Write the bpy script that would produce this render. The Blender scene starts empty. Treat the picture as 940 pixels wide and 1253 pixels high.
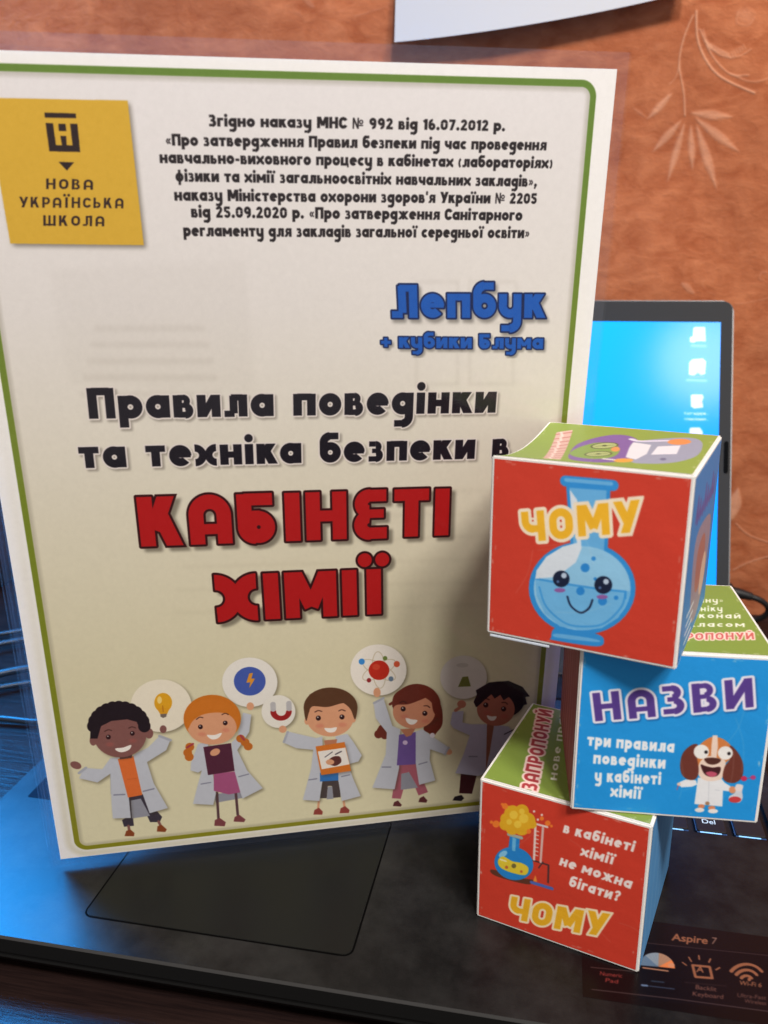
import bpy, bmesh, math, random
import numpy as np
from mathutils import Vector, Matrix

random.seed(7); RNG = np.random.default_rng(11)
S = bpy.context.scene
MM = 0.001

# ------------------------------------------------------------------ camera
cam = bpy.data.cameras.new('camera'); camo = bpy.data.objects.new('camera', cam)
S.collection.objects.link(camo); S.camera = camo
CR = ((0.9800932055505824, 0.19835739030785843, -0.008464877071738548),
      (0.0497607096073096, -0.2866982475009269, -0.956727749497878),
      (-0.1922008850472878, 0.9372611485547415, -0.29086140891649076))   # right, down, forward
m = Matrix(((CR[0][0], -CR[1][0], -CR[2][0]), (CR[0][1], -CR[1][1], -CR[2][1]), (CR[0][2], -CR[1][2], -CR[2][2])))
camo.matrix_world = Matrix.Translation((0.067712, -0.225414, 0.242733)) @ m.to_4x4()
cam.sensor_fit = 'VERTICAL'; cam.sensor_height = 36.0; cam.sensor_width = 27.0
cam.lens = 1045.85 / 1253 * 36
cam.clip_start = 0.01; cam.clip_end = 30
cam.dof.use_dof = True; cam.dof.focus_distance = 0.335; cam.dof.aperture_fstop = 14

# ------------------------------------------------------------------ light
w = bpy.data.worlds.new('World'); S.world = w; w.use_nodes = True
bg = w.node_tree.nodes['Background']
bg.inputs[0].default_value = (1.0, 0.93, 0.88, 1); bg.inputs[1].default_value = 0.36
S.view_settings.view_transform = 'Standard'; S.view_settings.look = 'None'
S.view_settings.exposure = 0.08; S.view_settings.gamma = 1.0

def lamp(name, loc, target, size, power, col):
    l = bpy.data.lights.new(name, 'AREA'); l.shape = 'DISK'; l.size = size; l.energy = power; l.color = col
    o = bpy.data.objects.new(name, l); S.collection.objects.link(o)
    o.location = loc
    o.rotation_euler = (Vector(target) - Vector(loc)).to_track_quat('-Z', 'Y').to_euler()
    return o
lamp('ceiling_lamp', (0.80, -0.72, 1.42), (0.05, 0.1, 0.12), 0.34, 17.0, (1.0, 0.94, 0.87))
lamp('ceiling_lamp_second', (0.421, -0.811, 1.42), (0.05, 0.1, 0.12), 0.22, 15.0, (1.0, 0.94, 0.88))
# cool light of another display standing at the left end of the table
lb = lamp('left_display_light', (-0.50, 0.36, 0.42), (-0.20, 0.00, 0.02), 0.32, 12.0, (0.008, 0.34, 1.0))
lb.data.shape = 'RECTANGLE'; lb.data.size = 0.28; lb.data.size_y = 0.40; lb.data.spread = math.radians(115)

# ------------------------------------------------------------------ painting printed artwork into generated images
def homog(h): return np.array(h, float).reshape(3, 3)
HP = homog([0.21761456, -0.036434447, 22.1315, -0.0064065193, 0.20654232, -12.65569, -0.00013486488, -0.00028818764, 1.0])
HL = homog([-0.79711631, -0.25691179, 629.84271, -0.15455966, 0.95347197, -1090.8207, -2.8294437e-05, -0.0031979286, 1.0])
HW = homog([0.59829637, 0.011536652, -346.32473, 0.040081881, -0.63698527, 421.51777, 0.00018596769, -0.00026879064, 1.0])
HS = homog([0.64789997, 0.046981525, -379.68079, 0.054247347, -0.63355827, 489.18703, 0.0002216703, 0.00021929326, 1.0])

def blur2(a, r):
    r = int(max(1, round(r)))
    for _ in range(2):
        for ax in (0, 1):
            n = a.shape[ax]
            p = np.concatenate([np.repeat(a.take([0], ax), r + 1, ax), a, np.repeat(a.take([n - 1], ax), r, ax)], ax)
            c = np.cumsum(p, ax)
            a = (c.take(range(2 * r + 1, 2 * r + 1 + n), ax) - c.take(range(0, n), ax)) / (2 * r + 1)
    return a

def smooth(pts, n=6, closed=True):
    P = np.array(pts, float); N = len(P); out = []
    for i in range(N if closed else N - 1):
        g = (lambda k: P[k % N]) if closed else (lambda k: P[min(max(k, 0), N - 1)])
        a, b, c, d = g(i - 1), g(i), g(i + 1), g(i + 2)
        for t in np.arange(n) / n:
            out.append(.5 * (2 * b + (c - a) * t + (2 * a - 5 * b + 4 * c - d) * t * t + (3 * b - a - 3 * c + d) * t ** 3))
    if not closed: out.append(P[-1])
    return np.array(out)

def col(c): return np.array(c, float) / 255.0

# the heavy geometric display alphabet: bars (S, clipped bars K), rings (A), dots (D); x-height 1, capitals 1.35
TH = .36
def S_(*a): return ('S',) + a
def A_(*a): return ('A',) + a
def D_(*a): return ('D',) + a
def K_(*a): return ('K',) + a
GL = {
 'а': (1.0, [A_(.5,.5,.32,0,360), S_(.82,0,.82,1)]),
 'б': (1.0, [A_(.5,.5,.32,0,360), S_(.18,.5,.18,1.05), A_(.5,1.0,.32,95,180), S_(.45,1.32,.9,1.32,.3)]),
 'в': (.86, [S_(.18,0,.18,1), S_(.18,.89,.45,.89,.22), A_(.45,.74,.15,-90,90,.24), S_(.18,.54,.5,.54,.2), A_(.5,.3,.19,-90,90,.3), S_(.18,.12,.5,.12,.24)]),
 'г': (.74, [S_(.18,0,.18,1), S_(.18,.86,.72,.86,.28)]),
 'д': (1.0, [A_(.5,.5,.32,0,360), S_(.82,-.15,.82,1), A_(.5,-.13,.32,-90,0), S_(.12,-.44,.5,-.44,.28)]),
 'е': (1.0, [A_(.5,.5,.32,20,318), S_(.3,.52,.98,.52,.2), A_(.5,.5,.32,0,30)]),
 'є': (.9, [A_(.5,.5,.32,50,310), S_(.25,.5,.78,.5,.2)]),
 'ж': (1.4, [S_(.7,0,.7,1,.3), K_(.1,1.05,.62,.5,.28,1), K_(.1,-.05,.62,.5,.28,1), K_(1.3,1.05,.78,.5,.28,1), K_(1.3,-.05,.78,.5,.28,1)]),
 'з': (.76, [S_(.05,.88,.38,.88,.24), A_(.38,.73,.15,-90,90,.26), S_(.2,.53,.4,.53,.2), A_(.4,.3,.18,-90,90,.3), S_(.03,.12,.4,.12,.24)]),
 'и': (1.0, [S_(.18,0,.18,1), S_(.82,0,.82,1), K_(.25,.08,.75,.92,.3,1)]),
 'і': (.36, [S_(.18,0,.18,1), D_(.18,1.29,.19)]),
 'ї': (.56, [S_(.28,0,.28,1), D_(.05,1.28,.17), D_(.51,1.28,.17)]),
 'й': (1.0, [S_(.18,0,.18,1), S_(.82,0,.82,1), K_(.25,.08,.75,.92,.3,1), A_(.5,1.42,.2,200,340,.18)]),
 'к': (.94, [S_(.18,0,.18,1), K_(.28,.4,.74,1.1,.36,1), K_(.38,.75,.82,-.1,.36,1)]),
 'л': (1.02, [S_(.84,0,.84,1), S_(.32,.87,.84,.87,.26), S_(.42,.15,.42,.95,.32), S_(.0,.13,.45,.13,.26)]),
 'м': (1.28, [S_(.18,0,.18,1), S_(1.1,0,1.1,1), K_(.18,1.0,.64,.3,.3,1), K_(1.1,1.0,.64,.3,.3,1)]),
 'н': (1.0, [S_(.18,0,.18,1), S_(.82,0,.82,1), S_(.18,.5,.82,.5,.28)]),
 'о': (1.0, [A_(.5,.5,.32,0,360)]),
 'п': (1.0, [S_(.18,0,.18,1), S_(.82,0,.82,1), S_(.18,.86,.82,.86,.28)]),
 'р': (1.0, [A_(.5,.5,.32,0,360), S_(.18,-.42,.18,1)]),
 'с': (.86, [A_(.5,.5,.32,48,312)]),
 'т': (.9, [S_(.45,0,.45,1), S_(0,.86,.9,.86,.28)]),
 'у': (1.0, [S_(.18,.5,.18,1), A_(.5,.5,.32,180,360), S_(.82,-.13,.82,1), A_(.5,-.13,.32,-90,0), S_(.12,-.44,.5,-.44,.26)]),
 'ф': (1.12, [A_(.56,.5,.36,0,360,.32), S_(.56,-.4,.56,1.35,.3)]),
 'х': (1.0, [A_(.0,.5,.36,-90,90,.32), A_(1.0,.5,.36,90,270,.32)]),
 'ц': (1.1, [S_(.18,0,.18,1), S_(.82,0,.82,1), S_(.1,.14,1.06,.14,.28), S_(.98,-.2,.98,.2,.2)]),
 'ч': (.98, [S_(.18,.68,.18,1), A_(.5,.7,.32,180,270), S_(.48,.38,.82,.38,.3), S_(.8,0,.8,1)]),
 'ш': (1.36, [S_(.18,0,.18,1,.32), S_(.68,0,.68,1,.3), S_(1.18,0,1.18,1,.32), S_(.1,.13,1.2,.13,.26)]),
 'щ': (1.46, [S_(.18,0,.18,1,.32), S_(.68,0,.68,1,.3), S_(1.18,0,1.18,1,.32), S_(.1,.13,1.42,.13,.26), S_(1.36,-.2,1.36,.2,.2)]),
 'ь': (.86, [S_(.18,0,.18,1), A_(.46,.32,.2,-90,90,.28), S_(.18,.12,.46,.12,.26), S_(.18,.54,.46,.54,.22)]),
 'ю': (1.4, [S_(.18,0,.18,1), A_(.92,.5,.32,0,360,.32), S_(.2,.5,.7,.5,.26)]),
 'я': (.95, [S_(.78,0,.78,1), A_(.45,.68,.2,90,270,.28), S_(.45,.88,.8,.88,.24), S_(.45,.46,.8,.46,.22), K_(.1,-.05,.5,.55,.3,1)]),
 'А': (1.1, [S_(.18,0,.18,.83), S_(.92,0,.92,.83), A_(.55,.80,.37,0,180), S_(.18,.42,.92,.42,.26)]),
 'Б': (1.1, [S_(.18,.42,.18,1.35), S_(.18,1.2,.95,1.2,.3), A_(.55,.43,.25,0,360,.36), S_(.18,.3,.3,.3,.36), A_(.45,.43,.27,180,270,.36), S_(.2,.76,.6,.76,.24)]),
 'В': (1.0, [S_(.18,0,.18,1.35), S_(.18,1.22,.5,1.22,.26), A_(.5,1.0,.22,-90,90,.28), S_(.18,.72,.55,.72,.24), A_(.56,.36,.24,-90,90,.32), S_(.18,.13,.56,.13,.26)]),
 'Д': (1.1, [S_(.9,0.1,.9,1.35), S_(.35,1.21,.9,1.21,.28), S_(.36,.1,.36,1.21), S_(0,.14,1.16,.14,.28)]),
 'Е': (.98, [S_(.46,1.21,.95,1.21,.3), A_(.46,.98,.22,85,275,.34), S_(.46,.70,.88,.70,.22), A_(.46,.38,.24,85,275,.34), S_(.46,.14,.97,.14,.3)]),
 'З': (.9, [S_(.05,1.21,.42,1.21,.28), A_(.42,1.0,.21,-90,90,.32), S_(.22,.70,.46,.70,.24), A_(.46,.38,.25,-90,90,.34), S_(.03,.14,.46,.14,.28)]),
 'И': (1.1, [S_(.18,0,.18,1.35), S_(.92,0,.92,1.35), K_(.2,.1,.9,1.25,.34,1.35)]),
 'Й': (1.1, [S_(.18,0,.18,1.35), S_(.92,0,.92,1.35), K_(.2,.1,.9,1.25,.34,1.35), A_(.55,1.75,.22,200,340,.2)]),
 'І': (.38, [S_(.19,0,.19,1.35,.38)]),
 'Ї': (.62, [S_(.31,0,.31,1.35,.38), D_(.06,1.62,.19), D_(.56,1.62,.19)]),
 'К': (1.12, [S_(.18,0,.18,1.35,.36), K_(.36,.45,.80,1.5,.38,1.35), K_(.52,.95,.94,-.15,.38,1.35)]),
 'Л': (1.12, [S_(.92,0,.92,1.35), S_(.34,1.21,.92,1.21,.28), S_(.46,.2,.44,1.3,.34), S_(0,.14,.46,.14,.28)]),
 'М': (1.42, [S_(.18,0,.18,1.35), S_(1.24,0,1.24,1.35), K_(.2,1.5,.71,.32,.36,1.35), K_(1.22,1.5,.71,.32,.36,1.35)]),
 'Н': (1.1, [S_(.18,0,.18,1.35), S_(.92,0,.92,1.35), S_(.18,.68,.92,.68,.28)]),
 'О': (1.1, [S_(.18,.53,.18,.82), S_(.92,.53,.92,.82), A_(.55,.81,.37,0,180), A_(.55,.54,.37,180,360)]),
 'П': (1.1, [S_(.18,0,.18,1.35), S_(.92,0,.92,1.35), S_(.18,1.2,.92,1.2,.3)]),
 'Р': (1.0, [S_(.18,0,.18,1.35), S_(.18,1.21,.5,1.21,.28), A_(.5,.88,.34,-90,90,.32), S_(.18,.54,.5,.54,.28)]),
 'С': (1.0, [S_(.18,.53,.18,.82), A_(.55,.81,.37,25,180), A_(.55,.54,.37,180,335)]),
 'Т': (1.0, [S_(.5,0,.5,1.35), S_(0,1.2,1.0,1.2,.3)]),
 'У': (1.08, [K_(.12,1.5,.56,.48,.36,1.35), K_(1.0,1.5,.42,-.1,.38,1.35)]),
 'Х': (1.16, [A_(.02,.675,.47,-90,90,.40), A_(1.14,.675,.47,90,270,.40), S_(.36,.675,.8,.675,.5)]),
 'Ч': (1.1, [S_(.18,.9,.18,1.35), A_(.54,.92,.36,180,270), S_(.52,.56,.92,.56,.32), S_(.92,0,.92,1.35)]),
 'Ш': (1.5, [S_(.18,0,.18,1.35), S_(.75,0,.75,1.35,.32), S_(1.32,0,1.32,1.35), S_(.1,.14,1.4,.14,.28)]),
 'Ь': (1.0, [S_(.18,0,.18,1.35), A_(.52,.4,.26,-90,90,.32), S_(.18,.14,.52,.14,.26), S_(.18,.68,.52,.68,.24)]),
 '0': (.96, [S_(.18,.5,.18,.8,.32), S_(.78,.5,.78,.8,.32), A_(.48,.82,.3,0,180,.32), A_(.48,.48,.3,180,360,.32)]),
 '1': (.58, [S_(.4,0,.4,1.3), K_(.05,.98,.4,1.2,.26,1.3)]),
 '2': (.92, [A_(.45,.93,.25,-50,175,.3), K_(.68,.82,.2,.15,.3,1.3), S_(.05,.14,.9,.14,.28)]),
 '5': (.92, [S_(.2,1.16,.82,1.16,.28), S_(.2,.7,.2,1.25,.28), A_(.44,.42,.28,-155,125,.3)]),
 '6': (.96, [A_(.48,.42,.28,0,360,.32), S_(.2,.42,.2,.85,.32), A_(.5,.85,.3,80,180,.3)]),
 '7': (.9, [S_(.04,1.16,.86,1.16,.28), K_(.72,1.2,.3,-.1,.32,1.3)]),
 '9': (.96, [A_(.48,.88,.28,0,360,.32), S_(.76,.45,.76,.88,.32), A_(.46,.45,.3,-100,0,.3)]),
 '№': (1.42, [S_(.12,0,.12,1.3,.18), S_(.72,0,.72,1.3,.18), K_(.12,1.3,.72,0,.2,1.3), A_(1.12,.82,.2,0,360,.13), S_(.86,.4,1.38,.4,.13)]),
 '.': (.4, [D_(.2,.18,.2)]), ',': (.42, [D_(.22,.18,.2), S_(.26,.1,.1,-.25,.2)]),
 "'": (.3, [S_(.15,.95,.15,1.4,.24)]), '-': (.6, [S_(.05,.5,.55,.5,.26)]),
 '+': (.95, [S_(.05,.5,.9,.5,.28), S_(.475,.08,.475,.92,.28)]),
 '(': (.5, [A_(.95,.5,.8,142,218,.24)]), ')': (.5, [A_(-.45,.5,.8,-38,38,.24)]),
 '«': (.72, [S_(.34,.8,.12,.5,.15), S_(.12,.5,.34,.2,.15), S_(.62,.8,.4,.5,.15), S_(.4,.5,.62,.2,.15)]),
 '»': (.72, [S_(.1,.8,.32,.5,.15), S_(.32,.5,.1,.2,.15), S_(.38,.8,.6,.5,.15), S_(.6,.5,.38,.2,.15)]),
 '?': (.85, [A_(.42,1.0,.25,-60,175,.28), S_(.42,.45,.42,.8,.28), D_(.42,.18,.19)]),
}

class Canvas:
    def __init__(s, wd, ht, bgc, M):
        s.w, s.h, s.M = wd, ht, np.array(M, float)
        s.a = np.empty((ht, wd, 3)); s.a[:] = col(bgc)
        s.loc = (0., 0., 1.)
    def at(s, ox, oy, k): s.loc = (ox, oy, k); return s
    def T(s, pts):
        p = np.atleast_2d(np.array(pts, float))
        p = np.stack([s.loc[0] + p[:, 0] / s.loc[2], s.loc[1] + p[:, 1] / s.loc[2], np.ones(len(p))], 1) @ s.M.T
        return p[:, :2] / p[:, 2:3]
    def scale(s, p):
        q = s.T([p, (p[0] + 1, p[1]), (p[0], p[1] + 1)])
        return .5 * (np.hypot(*(q[1] - q[0])) + np.hypot(*(q[2] - q[0])))
    def box(s, lo, hi, pad):
        x0 = int(max(0, math.floor(lo[0] - pad))); y0 = int(max(0, math.floor(lo[1] - pad)))
        x1 = int(min(s.w, math.ceil(hi[0] + pad))); y1 = int(min(s.h, math.ceil(hi[1] + pad)))
        return (x0, y0, x1, y1) if x1 > x0 and y1 > y0 else None
    def put(s, mask, b, c, al=1.):
        x0, y0, x1, y1 = b; mk = (mask * al)[..., None]
        v = s.a[y0:y1, x0:x1]; v += (col(c) - v) * mk
    def raw(s, q, c, al=1., blur=0.):
        ss = 3; pad = 2 + 3 * blur
        b = s.box(q.min(0), q.max(0), pad)
        if not b: return
        x0, y0, x1, y1 = b
        X = x0 + (np.arange((x1 - x0) * ss) + .5) / ss; Y = (y0 + (np.arange((y1 - y0) * ss) + .5) / ss)
        par = np.zeros((len(Y), len(X)), bool)
        for i in range(len(q)):
            (ax, ay), (bx, by) = q[i - 1], q[i]
            if ay == by: continue
            r = np.nonzero((ay <= Y) != (by <= Y))[0]
            if not len(r): continue
            xc = ax + (Y[r] - ay) * (bx - ax) / (by - ay)
            par[r] ^= X[None, :] < xc[:, None]
        mk = par.reshape(y1 - y0, ss, x1 - x0, ss).mean((1, 3))
        if blur: mk = blur2(mk, blur)
        s.put(mk, b, c, al)
    def poly(s, pts, c, al=1., sm=False, sh=0., blur=0.):
        q = s.T(smooth(pts) if sm else pts)
        if sh: s.raw(q + np.array([4., 5.]), (60, 50, 35), sh, 4)
        s.raw(q, c, al, blur)
    def ell(s, c, r, k, al=1., sh=0., blur=0., rot=0.):
        if not hasattr(r, '__len__'): r = (r, r)
        t = np.linspace(0, 2 * np.pi, 40, endpoint=False); x, y = r[0] * np.cos(t), r[1] * np.sin(t)
        s.poly(np.stack([c[0] + x * math.cos(rot) - y * math.sin(rot), c[1] + x * math.sin(rot) + y * math.cos(rot)], 1), k, al, False, sh, blur)
    def line(s, pts, wd, c, al=1., sm=False, blur=0.):
        if sm: pts = smooth(pts, 6, False)
        q = s.T(pts); r = wd * .5 * s.scale(tuple(np.mean(np.array(pts, float), 0)))
        b = s.box(q.min(0), q.max(0), r + 3 + 3 * blur)
        if not b: return
        x0, y0, x1, y1 = b
        X, Y = np.meshgrid(x0 + np.arange(x1 - x0) + .5, y0 + np.arange(y1 - y0) + .5)
        d = np.full(X.shape, 1e9)
        for i in range(len(q) - 1):
            a, e = q[i], q[i + 1] - q[i]; L = max(e @ e, 1e-9)
            t = np.clip(((X - a[0]) * e[0] + (Y - a[1]) * e[1]) / L, 0, 1)
            d = np.minimum(d, np.hypot(X - a[0] - t * e[0], Y - a[1] - t * e[1]))
        mk = np.clip(r - d + .5, 0, 1)
        if blur: mk = blur2(mk, blur)
        s.put(mk, b, c, al)
    def text(s, st, p0, p1, cap, c, tf=1., gap=.16, outl=(), sh=None, al=1., space=.55, caph=1.35, wob=None):
        """lettering whose baseline runs from p0 to p1; outl = ((width, colour), ...) outermost first"""
        adv, x = [], 0.
        for ch in st:
            adv.append(x); x += space if ch == ' ' else GL[ch][0] + gap
        tot = x - gap
        q = s.T([p0, p1]); e = (q[1] - q[0]) / tot
        d = np.array(p1, float) - np.array(p0, float); n = np.array([d[1], -d[0]]) / np.hypot(*d)
        mid = (np.array(p0, float) + np.array(p1, float)) / 2
        u = s.T([mid, mid + n * cap]); up = (u[1] - u[0]) / caph
        sc = .5 * (np.hypot(*e) + np.hypot(*up)); k = s.scale(tuple(mid))
        inv = np.linalg.inv(np.array([e, up]).T)
        wmax = max([o[0] * k for o in outl] + [0]) + 3
        jobs = []
        for i, (ch, ax) in enumerate(zip(st, adv)):
            if ch == ' ': continue
            wd, pr = GL[ch]; o = q[0] + e * ax
            if wob: o = o + up * wob[i % len(wob)]
            cn = np.array([o + e * xx + up * yy for xx in (-.2, wd + .2) for yy in (-.65, 1.95)])
            b = s.box(cn.min(0), cn.max(0), wmax)
            if not b: continue
            x0, y0, x1, y1 = b
            X, Y = np.meshgrid(x0 + np.arange(x1 - x0) + .5 - o[0], y0 + np.arange(y1 - y0) + .5 - o[1])
            U = inv[0, 0] * X + inv[0, 1] * Y; V = inv[1, 0] * X + inv[1, 1] * Y
            D = np.full(X.shape, 9.)
            for g in pr:
                if g[0] in 'SK':
                    t = (g[5] if len(g) > 5 else TH) * tf
                    a = np.array(g[1:3]); v = np.array(g[3:5]) - a; L = np.hypot(*v); v = v / L
                    px, py = U - a[0], V - a[1]
                    qx = np.abs(px * v[0] + py * v[1] - L / 2) - L / 2; qy = np.abs(px * -v[1] + py * v[0]) - t / 2
                    dd = np.hypot(np.maximum(qx, 0), np.maximum(qy, 0)) + np.minimum(np.maximum(qx, qy), 0)
                    if g[0] == 'K': dd = np.maximum(dd, np.maximum(V - g[6], -V))
                elif g[0] == 'A':
                    t = (g[6] if len(g) > 6 else TH) * tf
                    px, py = U - g[1], V - g[2]; rr = np.hypot(px, py)
                    dd = np.abs(rr - g[3]) - t / 2
                    if g[5] - g[4] < 360:
                        mdl = math.radians((g[4] + g[5]) / 2); hf = math.radians((g[5] - g[4]) / 2)
                        an = np.abs((np.arctan2(py, px) - mdl + np.pi) % (2 * np.pi) - np.pi)
                        out = an > hf
                        ds = rr * np.sin(np.clip(an - hf, 0, np.pi / 2))
                        dd = np.where(out, np.hypot(ds, np.maximum(dd, 0)), dd)
                        dd = np.where(out & (dd < ds), ds, dd)
                else:
                    dd = np.hypot(U - g[1], V - g[2]) - g[3] * (.5 + .5 * tf)
                D = np.minimum(D, dd)
            jobs.append((b, D * sc))
        if sh:
            for b, D in jobs:
                mk = blur2(np.clip(.5 + sh[4] * k - D, 0, 1), sh[5]) if len(sh) > 5 else np.clip(.5 + sh[4] * k - D, 0, 1)
                dx, dy = int(round(sh[0] * k)), int(round(sh[1] * k)); mk = np.roll(np.roll(mk, dx, 1), dy, 0); mk[:max(dy, 0)] = 0; mk[:, :max(dx, 0)] = 0
                s.put(mk, b, sh[2], sh[3])
        for ow, oc in outl:
            for b, D in jobs: s.put(np.clip(.5 + ow * k - D, 0, 1), b, oc, al)
        for b, D in jobs: s.put(np.clip(.5 - D, 0, 1), b, c, al)
    def latin(s, st, p0, p1, cap, c, al=1., bold=0):
        """plain lettering in the built-in typeface"""
        cu = bpy.data.curves.new('lettering', 'FONT'); cu.body = st; ob = bpy.data.objects.new('lettering', cu)
        S.collection.objects.link(ob); bpy.context.view_layer.update()
        me = ob.evaluated_get(bpy.context.evaluated_depsgraph_get()).to_mesh()
        V = np.array([v.co[:2] for v in me.vertices]).reshape(-1, 2)
        F = [list(p.vertices) for p in me.polygons]
        bpy.data.objects.remove(ob); bpy.data.curves.remove(cu)
        if not len(V): return
        V = V - [V[:, 0].min(), 0]; wd = V[:, 0].max(); hc = 0.73
        d = np.array(p1, float) - np.array(p0, float); n = np.array([d[1], -d[0]]) / np.hypot(*d)
        P = np.array(p0, float) + V[:, :1] / wd * d + V[:, 1:2] / hc * cap * n
        Q = s.T(P)
        b = s.box(Q.min(0), Q.max(0), 3 + bold)
        if not b: return
        x0, y0, x1, y1 = b; ss = 3
        mk = np.zeros(((y1 - y0) * ss, (x1 - x0) * ss), bool)
        for f in F:
            t = (Q[f] - [x0, y0]) * ss
            for j in range(1, len(t) - 1):
                A, B, C = t[0], t[j], t[j + 1]
                ix0 = max(0, int(min(A[0], B[0], C[0]))); ix1 = min(mk.shape[1], int(max(A[0], B[0], C[0])) + 2)
                iy0 = max(0, int(min(A[1], B[1], C[1]))); iy1 = min(mk.shape[0], int(max(A[1], B[1], C[1])) + 2)
                if ix1 <= ix0 or iy1 <= iy0: continue
                X, Y = np.meshgrid(np.arange(ix0, ix1) + .5, np.arange(iy0, iy1) + .5)
                e = [(q2[0] - q1[0]) * (Y - q1[1]) - (q2[1] - q1[1]) * (X - q1[0]) for q1, q2 in ((A, B), (B, C), (C, A))]
                mk[iy0:iy1, ix0:ix1] |= ((e[0] >= 0) & (e[1] >= 0) & (e[2] >= 0)) | ((e[0] <= 0) & (e[1] <= 0) & (e[2] <= 0))
        if bold:
            o = mk.copy()
            for dx in range(-bold, bold + 1):
                for dy in range(-bold, bold + 1):
                    if dx * dx + dy * dy <= bold * bold: o |= np.roll(np.roll(mk, dx, 1), dy, 0)
            mk = o
        s.put(mk.reshape(y1 - y0, ss, x1 - x0, ss).mean((1, 3)), b, c, al)
    def grain(s, amp, r=0):
        n = RNG.normal(0, 1, (s.h, s.w))
        if r: n = blur2(n, r); n /= n.std()
        s.a += n[..., None] * amp / 255.
    def wear(s):
        """creases and rubbed edges of handled printed card"""
        s.M = np.eye(3); s.at(0, 0, 1); n = s.w
        for _ in range(46):
            t, d = RNG.uniform(0, n), RNG.uniform(0, 14) + 8; L = RNG.uniform(2, 16); k = RNG.integers(0, 4)
            p, q = [((t, d), (t + L, d + RNG.uniform(-2, 2))), ((t, n - d), (t + L, n - d)), ((d, t), (d + RNG.uniform(-2, 2), t + L)), ((n - d, t), (n - d, t + L))][k]
            s.line([p, q], RNG.uniform(1.5, 4), (232, 226, 218), RNG.uniform(.2, .6), False, 1)
        for _ in range(5):
            x, y, an, L = RNG.uniform(60, n - 60), RNG.uniform(60, n - 60), RNG.uniform(0, 3.14), RNG.uniform(60, 220)
            s.line([(x, y), (x + L * .5 * math.cos(an), y + L * .5 * math.sin(an)), (x + L * math.cos(an + .15), y + L * math.sin(an + .15))], 2, (240, 232, 224), .16, True, 1)
    def image(s, name, soft=0):
        if s.w == 560: s.wear()
        a = s.a
        if soft:
            a = np.stack([blur2(a[..., i], soft) for i in range(3)], 2)
        im = bpy.data.images.new(name, s.w, s.h)
        px = np.ones((s.h, s.w, 4), np.float32); px[..., :3] = np.clip(a[::-1], 0, 1)
        im.pixels.foreach_set(px.ravel()); im.update(); im.pack()
        return im

def Mfit(H, u0, v0, kx, ky):     # photo measure -> face units -> canvas pixels
    return np.array([[kx, 0, -u0 * kx], [0, ky, -v0 * ky], [0, 0, 1.]]) @ H

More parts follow.
